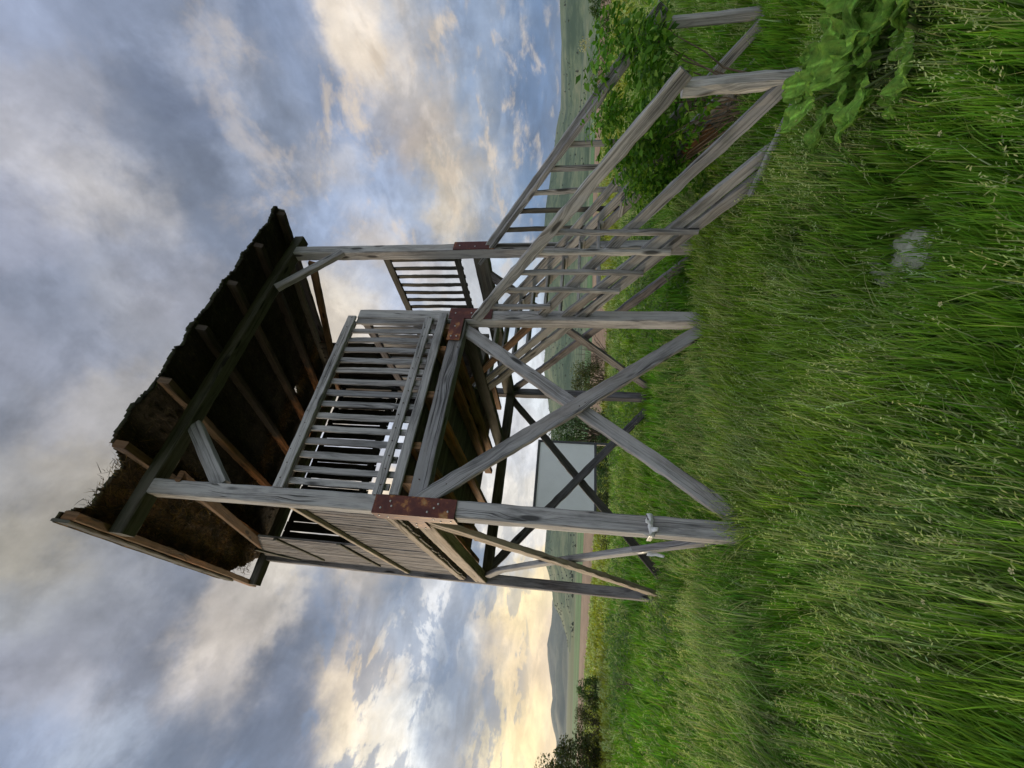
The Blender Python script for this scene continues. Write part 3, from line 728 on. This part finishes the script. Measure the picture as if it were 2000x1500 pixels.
for yy in (-1.18, -.945, -.69, -.475, -.235, .0):
    board('baluster', (W+.055, yy, zs(yy)-.22), (W+.055, yy, 2.49+.78*yy-.02), .055, .025, M_DARK if yy > -.5 else M_STAIR, st, up=(1, 0, 0), ch=.004, warp=.006)

# ================================================================== STRIPS OF PLASTIC
def wrap(name, path, w, label, tails, cat='plastic strip'):
    V = []; Fq = []
    for band in range(4):
        b = len(V); oz = random.uniform(-.012, .012)
        for i, (x, y, z) in enumerate(path):
            t_ = .004*band+.002; ww = w*random.uniform(.25, .55)
            for s in (-1, 1): V.append((x*(1)+random.uniform(-.002, .002), y-t_ if True else y, z+oz+s*ww+random.uniform(-.004, .004)))
        for i in range(len(path)-1): Fq.append((b+2*i, b+2*i+1, b+2*i+3, b+2*i+2))
    for (p, q, ww) in tails:
        b = len(V); p = Vector(p); q = Vector(q)
        for k in range(5):
            c = p.lerp(q, k/4)+Vector((random.uniform(-.01, .01), random.uniform(-.008, .004), random.uniform(-.008, .008)))
            V += [c+Vector((-ww*(1-.12*k), 0, ww*.3)), c+Vector((ww*(1-.12*k), -.008, -ww*.3))]
            if k: Fq.append((b+2*k-2, b+2*k-1, b+2*k+1, b+2*k))
    o = mesh_np(name, V, Fq, M_PLASTIC)
    md = o.modifiers.new('thick', 'SOLIDIFY'); md.thickness = .0012
    tag(o, label, cat); return o
zt = .81
wrap('plastic_strip', [(S+.012, .10, zt), (S+.012, -.002, zt), (.10, -.012, zt-.004), (.05, -.014, zt+.004), (-.012, -.012, zt-.006), (-.014, .02, zt), (-.014, S+.01, zt)], .035,
     'torn white plastic strip knotted round the nearest corner post above the grass', [((.03, -.02, zt+.01), (.015, -.05, zt-.05), .022), ((.05, -.025, zt), (.10, -.03, zt+.045), .016), ((0, -.025, zt), (-.03, -.03, zt+.07), .008)])
wrap('plastic_strip', [(.066, .80, .66), (.066, .86, .72), (.066, .93, .77), (.075, .94, .70)], .03,
     'short pale plastic strip caught on the bowed diagonal brace', [((.06, .86, .70), (.03, .80, .56), .018)])

# ================================================================== INFORMATION BOARD
pc = CAM+Vector((0, 0, 0))
def at(az, d, z=0.): return Vector((CAM.x+d*math.sin(R(az)), CAM.y+d*math.cos(R(az)), z))
pr = at(26.15, 10.9); pl = at(14.9, 10.15)
bd = empty('display_board', ((pr+pl)/2).to_tuple()); tag(bd, 'blank pale display board in a dark grey frame behind the watchtower', 'display board')
dx = (pr-pl).normalized(); nv = Vector((dx.y, -dx.x, 0))
board('panel', pl+Vector((0, 0, 1.57)), pr+Vector((0, 0, 1.57)), .02, 1.42, M_SIGN, bd, warp=0, ch=.001)
pm = PM()
for z in (2.285, .855): pm.plank(pl+Vector((0, 0, z))-dx*.03, pr+Vector((0, 0, z))+dx*.03, .06, .06, warp=0)
for p in (pl, pr): pm.plank(p+Vector((0, 0, .886)), p+Vector((0, 0, 2.254)), .06, .06, up=(0, 1, 0), warp=0)
link('frame', pm.mesh('frame'), M_SIGNF, bd)
for p in (pl, pr): board('post', p+Vector((0, 0, -.2)), p+Vector((0, 0, .824)), .06, .06, M_SIGNF, bd, up=(0, 1, 0), warp=0)

# ================================================================== PLANTS
def leaf_crown(n, centers, size, cols_, sh=(1., .5), flat=.4, droop=.2, spread=1.):
    """leaf-shaped folded quads scattered about clump centres; returns V,F,cols"""
    V = np.zeros((n, 6, 3)); colr = np.zeros((n, 6, 3))
    cs = np.array([c[:3] for c in centers]); rs = np.array([c[3] for c in centers])
    k = rng.integers(0, len(cs), n)
    dirs = rng.normal(size=(n, 3)); dirs /= np.linalg.norm(dirs, axis=1)[:, None]
    p = cs[k]+dirs*(rs[k]*rng.random(n)**.45)[:, None]*spread
    ax = rng.normal(size=(n, 3))+dirs*.8; ax[:, 2] = ax[:, 2]*flat-droop; ax /= np.linalg.norm(ax, axis=1)[:, None]
    nz = rng.normal(size=(n, 3))*.55+np.array((0, 0, 1.)); sd = np.cross(ax, nz); sd /= np.linalg.norm(sd, axis=1)[:, None]
    nrm = np.cross(sd, ax)
    l = (size*rng.uniform(.6, 1.3, n))[:, None]; w = l*sh[1]*.5
    V[:, 0] = p; V[:, 1] = p+ax*l*.45+sd*w+nrm*w*.25; V[:, 2] = p+ax*l*.45; V[:, 3] = p+ax*l*.45-sd*w+nrm*w*.25; V[:, 4] = p+ax*l-nrm*l*.12; V[:, 5] = p+ax*l*.5
    cc = np.array(cols_); tone = rng.random(len(cs))
    ci = cc[rng.integers(0, len(cc), n)]*(.75+.5*tone[k])[:, None]*rng.uniform(.8, 1.2, n)[:, None]
    colr[:] = ci[:, None, :]
    V = V[:, :5]; colr = colr[:, :5]
    b = (np.arange(n)*5)[:, None]
    F1 = np.concatenate([b+0, b+1, b+4, b+2], 1); F2 = np.concatenate([b+0, b+2, b+4, b+3], 1)
    return V.reshape(-1, 3), np.concatenate([F1, F2]), colr.reshape(-1, 3)
def tube(V, F, p0, p1, r0_, r1_, seg=6):
    p0 = Vector(p0); p1 = Vector(p1); d = (p1-p0).normalized(); a = d.orthogonal().normalized(); b = d.cross(a); s = len(V)
    for p, r in ((p0, r0_), (p1, r1_)):
        for k in range(seg):
            t = 2*math.pi*k/seg; V.append(p+a*math.cos(t)*r+b*math.sin(t)*r)
    for k in range(seg): F.append((s+k, s+(k+1) % seg, s+seg+(k+1) % seg, s+seg+k))
def branches(base, tips, r, wobble=.06):
    V = []; F = []
    for t in tips:
        p = Vector(base)+Vector((random.uniform(-.03, .03), random.uniform(-.03, .03), 0)); t = Vector(t); n = 5; prev = p; rr_ = r*random.uniform(.6, 1)
        L_ = (t-p).length
        for i in range(1, n+1):
            q = p.lerp(t, i/n)+Vector((random.gauss(0, 1), random.gauss(0, 1), random.gauss(0, .5)+1.5*math.sin(math.pi*i/n)))*wobble*L_*(.5 if i < n else 0)
            tube(V, F, prev, q, rr_*(1-(i-1)/n*.85), rr_*(1-i/n*.85), 5); prev = q
    return V, F
def shrub(name, base, R3, n, leaf, cols_, label, cat, group=None, nclump=30, bare=0, trunk_r=.02, shape=.5, zlift=.15, kind='shrub', clumpr=.28):
    rt = empty(name, base); tag(rt, label, cat, group)
    cl = []
    for i in range(nclump):
        a = random.uniform(0, 6.283); u = random.random()**.5; h = random.random()
        rad = (1-.55*h**2) if shape else 1
        x = R3[0]*u*math.cos(a)*rad; y = R3[1]*u*math.sin(a)*rad; z = R3[2]*(zlift+(1-zlift)*h)
        cl.append((x, y, z*random.uniform(.85, 1.05), clumpr*min(R3)*random.uniform(.6, 1.3)))
    V, F, c = leaf_crown(n, cl, leaf, cols_)
    b = Vector(base); V = V+np.array(b)
    mesh_np('crown', V, F, M_LEAF, rt, cols=c)
    tips = [b+Vector(q[:3]) for q in cl[:max(8, nclump//2)]]
    tips += [b+Vector((random.uniform(-1, 1)*R3[0]*1.15, random.uniform(-1, 1)*R3[1], R3[2]*random.uniform(.7, 1.25))) for _ in range(bare)]
    V, F = branches(b-Vector((0, 0, .1)), tips, trunk_r)
    mesh_np('trunk', [tuple(v) for v in V], F, M_BARK, rt)
    return rt
G1 = [(.045, .095, .022), (.06, .12, .028), (.035, .075, .018), (.085, .15, .035)]
G2 = [(.06, .085, .03), (.09, .11, .035), (.045, .06, .022), (.12, .12, .045)]
G3 = [(.05, .11, .04), (.08, .14, .05), (.04, .08, .03)]
# elder growing through the stairs
el = empty('elder_bush', (2.95, -1.6, 0)); tag(el, 'lush bright green elder bush growing up through the broken lower stairs', 'bush')
cl = []
for i in range(85):
    t = random.random()
    x = 2.70+.85*random.random()**.9+random.gauss(0, .04); y = -2.12+1.25*t+random.gauss(0, .08)
    zmax = 1.36-.45*abs((y+1.75)/.9)**1.4
    z = .40+random.random()**.7*(zmax-.40)
    if x < 2.85: z = min(z, .95)
    if x > 3.45: z = max(z, .8)
    if y < -1.75: z = max(z, .88)
    cl.append((x, y, z, random.uniform(.08, .17)))
for i in range(12): cl.append((3.0+random.random()*.5, -.95+random.gauss(0, .12), random.uniform(.25, .6), .09))
V, F, c = leaf_crown(6400, cl, .07, [(.09, .23, .018), (.13, .29, .03), (.055, .16, .015), (.22, .38, .05)], sh=(1, .52), flat=.35, droop=.25)
mesh_np('crown', V, F, M_LEAF, el, cols=c)
V, F = branches((3.0, -1.62, -.1), [Vector(q[:3]) for q in cl[:20]], .014, .04)
mesh_np('trunk', [tuple(v) for v in V], F, M_BARK, el)
V, F, c = leaf_crown(160, [(3.35, -1.35, 1.28, .06), (3.4, -1.95, 1.42, .05)], .016, [(.62, .55, .30), (.7, .66, .45)], sh=(1, .8))
mesh_np('blossom', V, F, M_LEAF, el, cols=c)

def burdock_mat():
    t = MT('burdock_leaf'); col = t.n('ShaderNodeAttribute', attribute_name='Col').outputs['Color']; o = t.n('ShaderNodeTexCoord').outputs['Object']
    a = t.noise(o, 28, 6, .65); b = t.noise(o, 130, 4, .6); sp = t.noise(o, 75, 2, .5)
    c = t.mix(1.0, col, t.ramp(a, [(.3, (.55, .62, .5)), (.7, (1.35, 1.25, 1.1))]), 'MULTIPLY')
    c = t.mix(t.val(sp, .70, .74), c, (.16, .12, .04))
    t.color(c); t.rough(.92); t.b.inputs['Specular IOR Level'].default_value = .12; t.bump(t.mth('ADD', a, b), 1.0, .010)
    tr = t.n('ShaderNodeBsdfTranslucent', inp={'Color': c}); mx = t.n('ShaderNodeMixShader', inp={0: .25, 1: t.b.outputs[0], 2: tr.outputs[0]}); t.L.new(mx.outputs[0], t.out.inputs['Surface']); return t.m
M_BURD = burdock_mat()
# burdock: rosettes of large leaves beside the newel post
def big_leaf(V, F, cols, p, az, l, w, rise, col):
    nu, nv_ = 14, 10; b = len(V); d = Vector((math.cos(az), math.sin(az), 0)); s = Vector((-d.y, d.x, 0)); ph = random.uniform(0, 9)
    for i in range(nu+1):
        t = i/nu; ww = w*(math.sin(math.pi*min(1, (t*.93+.07))**.8))**.75
        h = rise*math.sin(t*1.9)*l; cpt = Vector(p)+d*l*t*math.cos(rise*.6)+Vector((0, 0, h))
        for j in range(nv_+1):
            q = (j/nv_-.5)*2
            V.append(cpt+s*ww*.5*q+Vector((0, 0, .10*w*abs(q)+.014*math.sin(5*q+ph+t*9)*abs(q)+.010*math.sin(t*14+ph)-.006*abs(math.sin(t*26+abs(q)*7)))))
            vein = 2.2 if j == nv_//2 else (1.35 if math.sin(t*26+abs(q)*7)**2 < .08 else 1.0)
            cols.append(tuple(v*vein*(.9+.2*random.random()) for v in col))
    m = nv_+1
    for i in range(nu):
        for j in range(nv_): F.append((b+i*m+j, b+(i+1)*m+j, b+(i+1)*m+j+1, b+i*m+j+1))
for (bx, by, nl, lab) in ((1.55, -2.32, 17, 'large leafed burdock plant nearest the foot of the stairs'), (1.30, -2.50, 17, 'large leafed burdock plant leaning out over the front grass'), (1.52, -2.60, 16, 'burdock plant at the very edge of the meadow, set back behind the other two')):
    rt = empty('burdock_plant', (bx, by, 0)); tag(rt, lab, 'plant', 'burdock plants beside the stairs')
    V = []; F = []; cols = []; st_V = []; st_F = []
    for k in range(nl):
        az = k*2.4+random.uniform(-.3, .3); l = random.uniform(.13, .23); rise = random.uniform(.0, .6)
        p0 = Vector((bx, by, .02)); h = random.uniform(.10, .27); pp = p0+Vector((math.cos(az)*.14, math.sin(az)*.14, h))
        tube(st_V, st_F, p0, pp, .008, .006)
        g = random.uniform(.8, 1.2); big_leaf(V, F, cols, pp, az, l, l*.72, rise, (.16*g, .32*g, .06*g))
    o = mesh_np('leaf_rosette', [tuple(v) for v in V], F, M_BURD, rt, cols=cols, smooth=True)
    mesh_np('stalks', [tuple(v) for v in st_V], st_F, M_LEAF, rt, cols=[(.12, .17, .07)]*len(st_V))

# stone slab lying in the grass
SLAB = [(0.887, -1.752), (0.836, -1.926), (0.780, -2.046), (0.652, -2.112), (0.587, -1.999), (0.618, -1.845), (0.751, -1.752)]
bm = bmesh.new()
out_ = SLAB
f = bm.faces.new([bm.verts.new((x, y, .045)) for x, y in out_])
ex = bmesh.ops.extrude_face_region(bm, geom=[f]); bmesh.ops.translate(bm, verts=[v for v in ex['geom'] if isinstance(v, bmesh.types.BMVert)], vec=(0, 0, -.09))
bmesh.ops.recalc_face_normals(bm, faces=bm.faces)
bmesh.ops.bevel(bm, geom=bm.edges[:], offset=.012, segments=2, affect='EDGES')
me = bpy.data.meshes.new('stone_slab'); bm.to_mesh(me); bm.free()
def stone_mat():
    t = MT('lichened_concrete'); o = t.n('ShaderNodeTexCoord').outputs['Object']
    a = t.noise(o, 12, 8, .7); b = t.noise(o, 60, 5, .6)
    t.color(t.ramp(a, [(.35, (.10, .12, .07)), (.5, (.23, .25, .19)), (.68, (.36, .38, .32))])); t.rough(.9); t.bump(b, .6, .01); return t.m
o = link('stone_slab', me, stone_mat(), None, Matrix.Identity(4)); tag(o, 'pale flat stone slab half buried in the long grass', 'stone slab')

# bushes and trees further off
def on(az, d): p = at(az, d); p.z = gz(p.x, p.y); return p
shrub('thorn_bush', on(34.6, 18.5), (1.2, 1.2, 1.45), 5200, .085, G2, 'olive thorn bush with bare twigs right of its crown, beyond the tower', 'bush', nclump=34, bare=0, trunk_r=.04)
rtb = empty('dead_bush', on(38.3, 18.3)); tag(rtb, 'bare leafless bush beside the olive thorn bush, in front of brown soil', 'bush')
b = on(38.3, 18.3); V, F = branches(b, [b+Vector((random.gauss(0, .55), random.gauss(0, .5), random.uniform(.6, 1.5))) for _ in range(60)], .018, .08)
mesh_np('twigs', [tuple(v) for v in V], F, M_BARK, rtb)
shrub('broadleaf_tree', on(27.2, 16.5), (1.15, 1.2, 2.25), 9000, .085, G3, 'dense round green tree rising behind the right end of the display board', 'tree', nclump=46, trunk_r=.06, zlift=.1)
shrub('low_bush', on(22.0, 15.5), (1.5, 1.0, .75), 4500, .07, G3, 'low dark bush under the display board', 'bush', nclump=30)
shrub('low_bush', on(17.2, 15.0), (1.2, 1.0, .62), 3200, .07, G2, 'low olive bush under the left half of the display board', 'bush', nclump=24)
shrub('shrubby_tree', on(-9.6, 19.5), (1.35, 1.3, 2.35), 8000, .11, [(.05, .075, .025), (.075, .10, .03), (.035, .05, .02), (.11, .10, .04)], 'tall dark shrubby tree at the lower corner against the sunset', 'tree', nclump=44, bare=3, trunk_r=.06)
for az, d, h, w_, lab in ((-1.9, 20, .95, .62, 'small dark round bush by the soil edge'), (-4.6, 20, .9, .95, 'wide brownish bush between the round bush and the corner tree'), (-7.0, 20, .8, .7, 'low brown bush at the foot of the corner tree')):
    shrub('meadow_bush', on(az, d), (w_, w_, h), 3200, .07, G2 if az < -3 else G1, lab, 'bush', 'bushes along the soil edge', nclump=24, bare=8 if az < -3 else 2, trunk_r=.025)
shrub('hedge_bush', on(75.6, 34), (1.0, 1.6, 1.25), 2600, .11, G1, 'small rounded green bush on the bare soil beyond the stairs', 'bush', nclump=20)
shrub('hedge_bush', on(70.4, 26), (1.5, 1.3, 1.15), 2600, .06, [(.10, .11, .06), (.14, .13, .08), (.09, .12, .05)], 'grey green scrub rising behind the elder', 'bush', nclump=20, bare=14)
shrub('hedge_bush', on(72.6, 27), (1.0, .9, .95), 700, .05, [(.14, .12, .08), (.12, .10, .07)], 'dry brown scrub beside the soil strip', 'bush', nclump=16, bare=26)
shrub('hedge_bush', on(52.5, 24), (.9, .9, .8), 1600, .09, G3, 'small green bush seen between the balusters', 'bush', nclump=16)

# ---- meadow grass
def cnoise(x, y, s, k=0.):
    return np.array([mnoise.noise((a*s, b*s, k)) for a, b in zip(x, y)])
def build_grass(name, N_, rmin, rmax, p_exp, seg, hscale, wscale, azr=(-30, 98), seedfrac=.16):
    u = rng.random(N_); ex = 2-p_exp
    r = (rmin**ex+u*(rmax**ex-rmin**ex))**(1/ex)
    a = np.radians(rng.uniform(azr[0], azr[1], N_))
    x = CAM.x+r*np.sin(a); y = CAM.y+r*np.cos(a)
    # gather blades into tufts
    cs = .16*np.maximum(1, r*.25); jx = np.round(x/cs+.37*np.sin(y*3))*cs; jy = np.round(y/cs+.37*np.cos(x*3))*cs
    pull = .65*rng.random(N_); x = x+(jx-x)*pull; y = y+(jy-y)*pull
    q = 400; gx = np.linspace(-40, 60, q); 
    def fld(s, k):   # smooth random field sampled by value noise table
        t = np.random.default_rng(int(k*100+5)).random((257, 257)); fx = (x*s) % 256; fy = (y*s) % 256
        ix = fx.astype(int); iy = fy.astype(int); tx = fx-ix; ty = fy-iy; tx = tx*tx*(3-2*tx); ty = ty*ty*(3-2*ty)
        return (t[ix, iy]*(1-tx)*(1-ty)+t[ix+1, iy]*tx*(1-ty)+t[ix, iy+1]*(1-tx)*ty+t[ix+1, iy+1]*tx*ty)*2-1
    f1 = fld(.55, 1)*.6+fld(1.3, 2)*.4; f2 = fld(.8, 3)*.6+fld(2.1, 4)*.4; f3 = fld(3.2, 5); hdir = fld(.35, 6)*2.2+fld(1.6, 7)*1.6; f4 = fld(.22, 8)
    def blob(cx, cy, s): return np.exp(-((x-cx)**2+(y-cy)**2)/(s*s))
    lush = np.clip(blob(2.6, 1.9, .9)+blob(3.3, 1.2, .9)+blob(1.9, 2.4, .7)+.8*blob(3.0, -1.5, .7), 0, 1)
    h = hscale*(.325+.10*f1+.08*f2)*(.42+.73*rng.random(N_)**.8)*(1+.25*lush)
    h *= 1-.70*np.exp(-((x-.64)**2+(y+2.02)**2)/.30**2)-.35*np.exp(-((x-1.25)**2+(y+1.55)**2)/.25**2)
    h = h*np.clip(1-(r-9)/45, .45, 1)
    inside = (x > .1) & (x < 3.3) & (y > .1) & (y < 3.3); h = np.where(inside, h*.85, h)
    nearst = (x > 2.1) & (x < 3.45) & (y > -1.6) & (y < .3); h = np.where(nearst, h*.72, h)
    h *= 1-.45*blob(1.40, -2.50, .34)-.35*blob(2.3, -2.1, .4)-.45*blob(3.35, -1.9, .6)
    onst = (x > .58) & (x < .90) & (y > -2.12) & (y < -1.74); nb_ = np.array([el2r(v) for v in np.interp(np.degrees(a), [p[0] for p in near], [p[1] for p in near])]); soil = ((x-1.24)**2+(y+1.60)**2 < .20**2*(1+.8*f3)) & (rng.random(N_) < .82); keep_ = (r < nb_*(.93+.05*f3)) & ~soil & (~onst | (rng.random(N_) < .9))
    dry = np.clip(.16+.36*f2+.18*f3+.18*np.exp(-((r-4.2)/1.6)**2)-.30*lush, .03, .75)
    isdry = rng.random(N_) < dry
    lean = hdir+rng.normal(size=N_)*.7; bend = np.clip(.38+.30*f1+.25*rng.normal(size=N_), .05, 1.2)
    bend = np.where(isdry, bend*1.15, bend)
    az = rng.uniform(0, 6.283, N_)
    w = wscale*(.0030+.0024*rng.random(N_))*np.maximum(1, r*.42)
    broad = rng.random(N_) < .10; w = np.where(broad & ~isdry, w*2.2, w); h = np.where(broad & ~isdry, h*.8, h); h = np.where(isdry, h*1.10, h)
    w = np.where(isdry, w*.7, w)
    # colours
    g = np.stack([.095+.055*rng.random(N_), .25+.09*rng.random(N_), .022+.014*rng.random(N_)], 1)
    yel = np.clip(.35+.5*f4+.35*f1, 0, 1)[:, None]*np.clip(1-lush, 0, 1)[:, None]
    g = g*(1-yel*.6)+np.array((.22, .29, .035))*yel*.6
    blu = np.clip(f2*1.3-.15, 0, .8)[:, None]; g = g*(1-blu*.5)+np.array((.15, .25, .11))*blu*.5
    # olive strip before the soil
    dd = np.clip((r-13)/5, 0, 1)[:, None]; g = g*(1-.7*dd)+np.array((.27, .25, .035))*.7*dd
    d_ = np.stack([.33+.14*rng.random(N_), .40+.13*rng.random(N_), .19+.09*rng.random(N_)], 1)
    d2 = np.array((.20, .27, .08)); mixd = rng.random(N_)[:, None]; d_ = d_*mixd+d2*(1-mixd)
    col = np.where(isdry[:, None], d_, g)*(.75+.5*rng.random(N_))[:, None]
    x, y, h, lean, bend, az, w, col, r, isdry, lush = [v[keep_] for v in (x, y, h, lean, bend, az, w, col, r, isdry, lush)]
    n = len(x)
    gzv = -0.012*np.maximum(0, r-25)
    ts = np.linspace(0, 1, seg+1)
    V = np.zeros((n, (seg+1)*2, 3), np.float32); CC = np.zeros((n, (seg+1)*2, 3), np.float32)
    sx = np.cos(az); sy = np.sin(az); lx = np.cos(lean); ly = np.sin(lean)
    for i, t in enumerate(ts):
        bx = x+lx*h*bend*.75*t**2; by = y+ly*h*bend*.75*t**2; bz = gzv-.02+(h+.02)*(t-.33*bend*t**2.4)
        ww = w*(1-t**2.2)+.0003
        V[:, 2*i, 0] = bx-sx*ww; V[:, 2*i, 1] = by-sy*ww; V[:, 2*i, 2] = bz
        V[:, 2*i+1, 0] = bx+sx*ww; V[:, 2*i+1, 1] = by+sy*ww; V[:, 2*i+1, 2] = bz
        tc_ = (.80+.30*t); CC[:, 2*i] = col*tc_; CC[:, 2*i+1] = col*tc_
    b = (np.arange(n)*(seg+1)*2)[:, None]
    Fs = [np.concatenate([b+2*i, b+2*i+1, b+2*i+3, b+2*i+2], 1) for i in range(seg)]
    V = V.reshape(-1, 3); CC = CC.reshape(-1, 3); F = np.concatenate(Fs)
    # seed heads on the dry and some green stalks
    sh_ = np.where(isdry & (rng.random(n) < seedfrac*2.6))[0]
    if len(sh_):
        k = 8; tipx = x[sh_]+lx[sh_]*h[sh_]*bend[sh_]*.75; tipy = y[sh_]+ly[sh_]*h[sh_]*bend[sh_]*.75; tipz = gzv[sh_]+h[sh_]*(1-.33*bend[sh_])
        m = len(sh_); big = np.maximum(1, r[sh_]*.30)
        SV = np.zeros((m, k, 4, 3), np.float32)
        for q in range(k):
            t = q/k; ox = -lx[sh_]*t*.07+rng.normal(size=m)*.006*big; oy = -ly[sh_]*t*.07+rng.normal(size=m)*.006*big; oz = -t*.055+rng.normal(size=m)*.004
            px = tipx+ox; py = tipy+oy; pz = tipz+oz
            dl = rng.normal(size=(m, 3)); dl[:, 0] += lx[sh_]*1.6; dl[:, 1] += ly[sh_]*1.6; dl[:, 2] += .8; dl /= np.linalg.norm(dl, axis=1)[:, None]; dl *= (.016*big*rng.uniform(.7, 1.3, m))[:, None]
            sv = np.cross(dl, rng.normal(size=(m, 3))); sv /= np.linalg.norm(sv, axis=1)[:, None]+1e-9; sv *= (.0022*big)[:, None]
            P0 = np.stack([px, py, pz], 1)
            SV[:, q, 0] = P0; SV[:, q, 1] = P0+dl*.5+sv; SV[:, q, 2] = P0+dl; SV[:, q, 3] = P0+dl*.5-sv
        nb = len(V); SV = SV.reshape(-1, 3); cc2 = np.repeat(col[sh_]*1.05+np.array((.05, .055, .035)), k*4, axis=0)
        SF = (np.arange(m*k)*4)[:, None]+np.arange(4)[None]+nb
        V = np.concatenate([V, SV]); CC = np.concatenate([CC, cc2]); F = np.concatenate([F, SF])
    o = mesh_np(name, V, F, M_GRASS, cols=CC); tag(o, kind='stuff'); return o
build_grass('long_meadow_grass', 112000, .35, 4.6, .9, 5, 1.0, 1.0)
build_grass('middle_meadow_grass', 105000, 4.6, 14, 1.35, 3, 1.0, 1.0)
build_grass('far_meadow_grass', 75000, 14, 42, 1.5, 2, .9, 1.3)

for k_, (az_, d_, lab_) in enumerate(((-1.2, 9.5, 'dead brown branching stem standing in the open meadow left of the tower'), (3.2, 11.5, 'thin dead stalk in the meadow beside the rear corner post'))):
    b = at(az_, d_); ds = empty('withered_plant', b.to_tuple()); tag(ds, lab_, 'dead plant')
    V, F = branches(b, [b+Vector((random.gauss(.15, .15), random.gauss(0, .12), random.uniform(.45, .8)-.25*k_)) for _ in range(9-4*k_)], .009, .10)
    mesh_np('twigs', [tuple(v) for v in V], F, M_BARK, ds)
# broad-leaved weeds among the grass
cl = []
for i in range(260):
    az = random.uniform(-8, 66); d = random.uniform(5.5, 14); p = at(az, d); hh = random.uniform(.12, .45)
    if mnoise.noise((p.x*.35, p.y*.35, 7)) < -.05: continue
    for k in range(3): cl.append((p.x+random.gauss(0, .2), p.y+random.gauss(0, .2), hh*random.uniform(.5, 1.1), .14))
V, F, c = leaf_crown(15000, cl, .075, [(.10, .20, .05), (.13, .24, .06), (.08, .16, .045), (.15, .22, .10)], sh=(1, .45))
tag(mesh_np('leafy_weeds', V, F, M_LEAF, cols=c), kind='stuff')

# pale flowers
fl = None
for k, (az, d, z) in enumerate(((25.0, 1.35, .42), (14.5, 1.18, .40), (10.5, 1.5, .38), (18, 1.75, .42), (63, 1.6, .36), (45, 1.35, .40), (3, 1.55, .42))):
    p = at(az, d)
    rt = empty('meadow_flower', (p.x, p.y, 0)); tag(rt, 'small pale cream flower on a thin stem in the near grass', 'flower', 'cream flowers dotted in the near grass')
    V = []; F = []; tube(V, F, (p.x+.03, p.y, 0), (p.x, p.y, z), .0015, .001, 5)
    mesh_np('stem', [tuple(v) for v in V], F, M_LEAF, rt, cols=[(.07, .12, .03)]*len(V))
    V = []; F = []
    for q in range(5):
        a = q*1.2566; b_ = len(V)
        for (rr_, da, dz) in ((.001, 0, 0), (.006, -.5, .003), (.009, 0, .002), (.006, .5, .003)): V.append((p.x+rr_*math.cos(a+da), p.y+rr_*math.sin(a+da), z+dz))
        F.append((b_, b_+1, b_+2, b_+3))
    mesh_np('petals', V, F, M_LEAF, rt, cols=[(.55, .52, .30)]*len(V))

# ================================================================== AIR
bm = bmesh.new(); bmesh.ops.create_cube(bm, size=1, matrix=Matrix.Translation((0, 0, 150)) @ Matrix.Diagonal((19000, 19000, 322, 1)))
me = bpy.data.meshes.new('haze'); bm.to_mesh(me); bm.free()
hm = bpy.data.materials.new('air_haze'); hm.use_nodes = True; hm.node_tree.nodes.clear()
pv = hm.node_tree.nodes.new('ShaderNodeVolumePrincipled'); pv.inputs['Density'].default_value = 7e-5; pv.inputs['Color'].default_value = (.70, .82, 1.0, 1); pv.inputs['Anisotropy'].default_value = .2
ho = hm.node_tree.nodes.new('ShaderNodeOutputMaterial'); hm.node_tree.links.new(pv.outputs[0], ho.inputs['Volume'])
tag(link('haze', me, hm), kind='stuff')
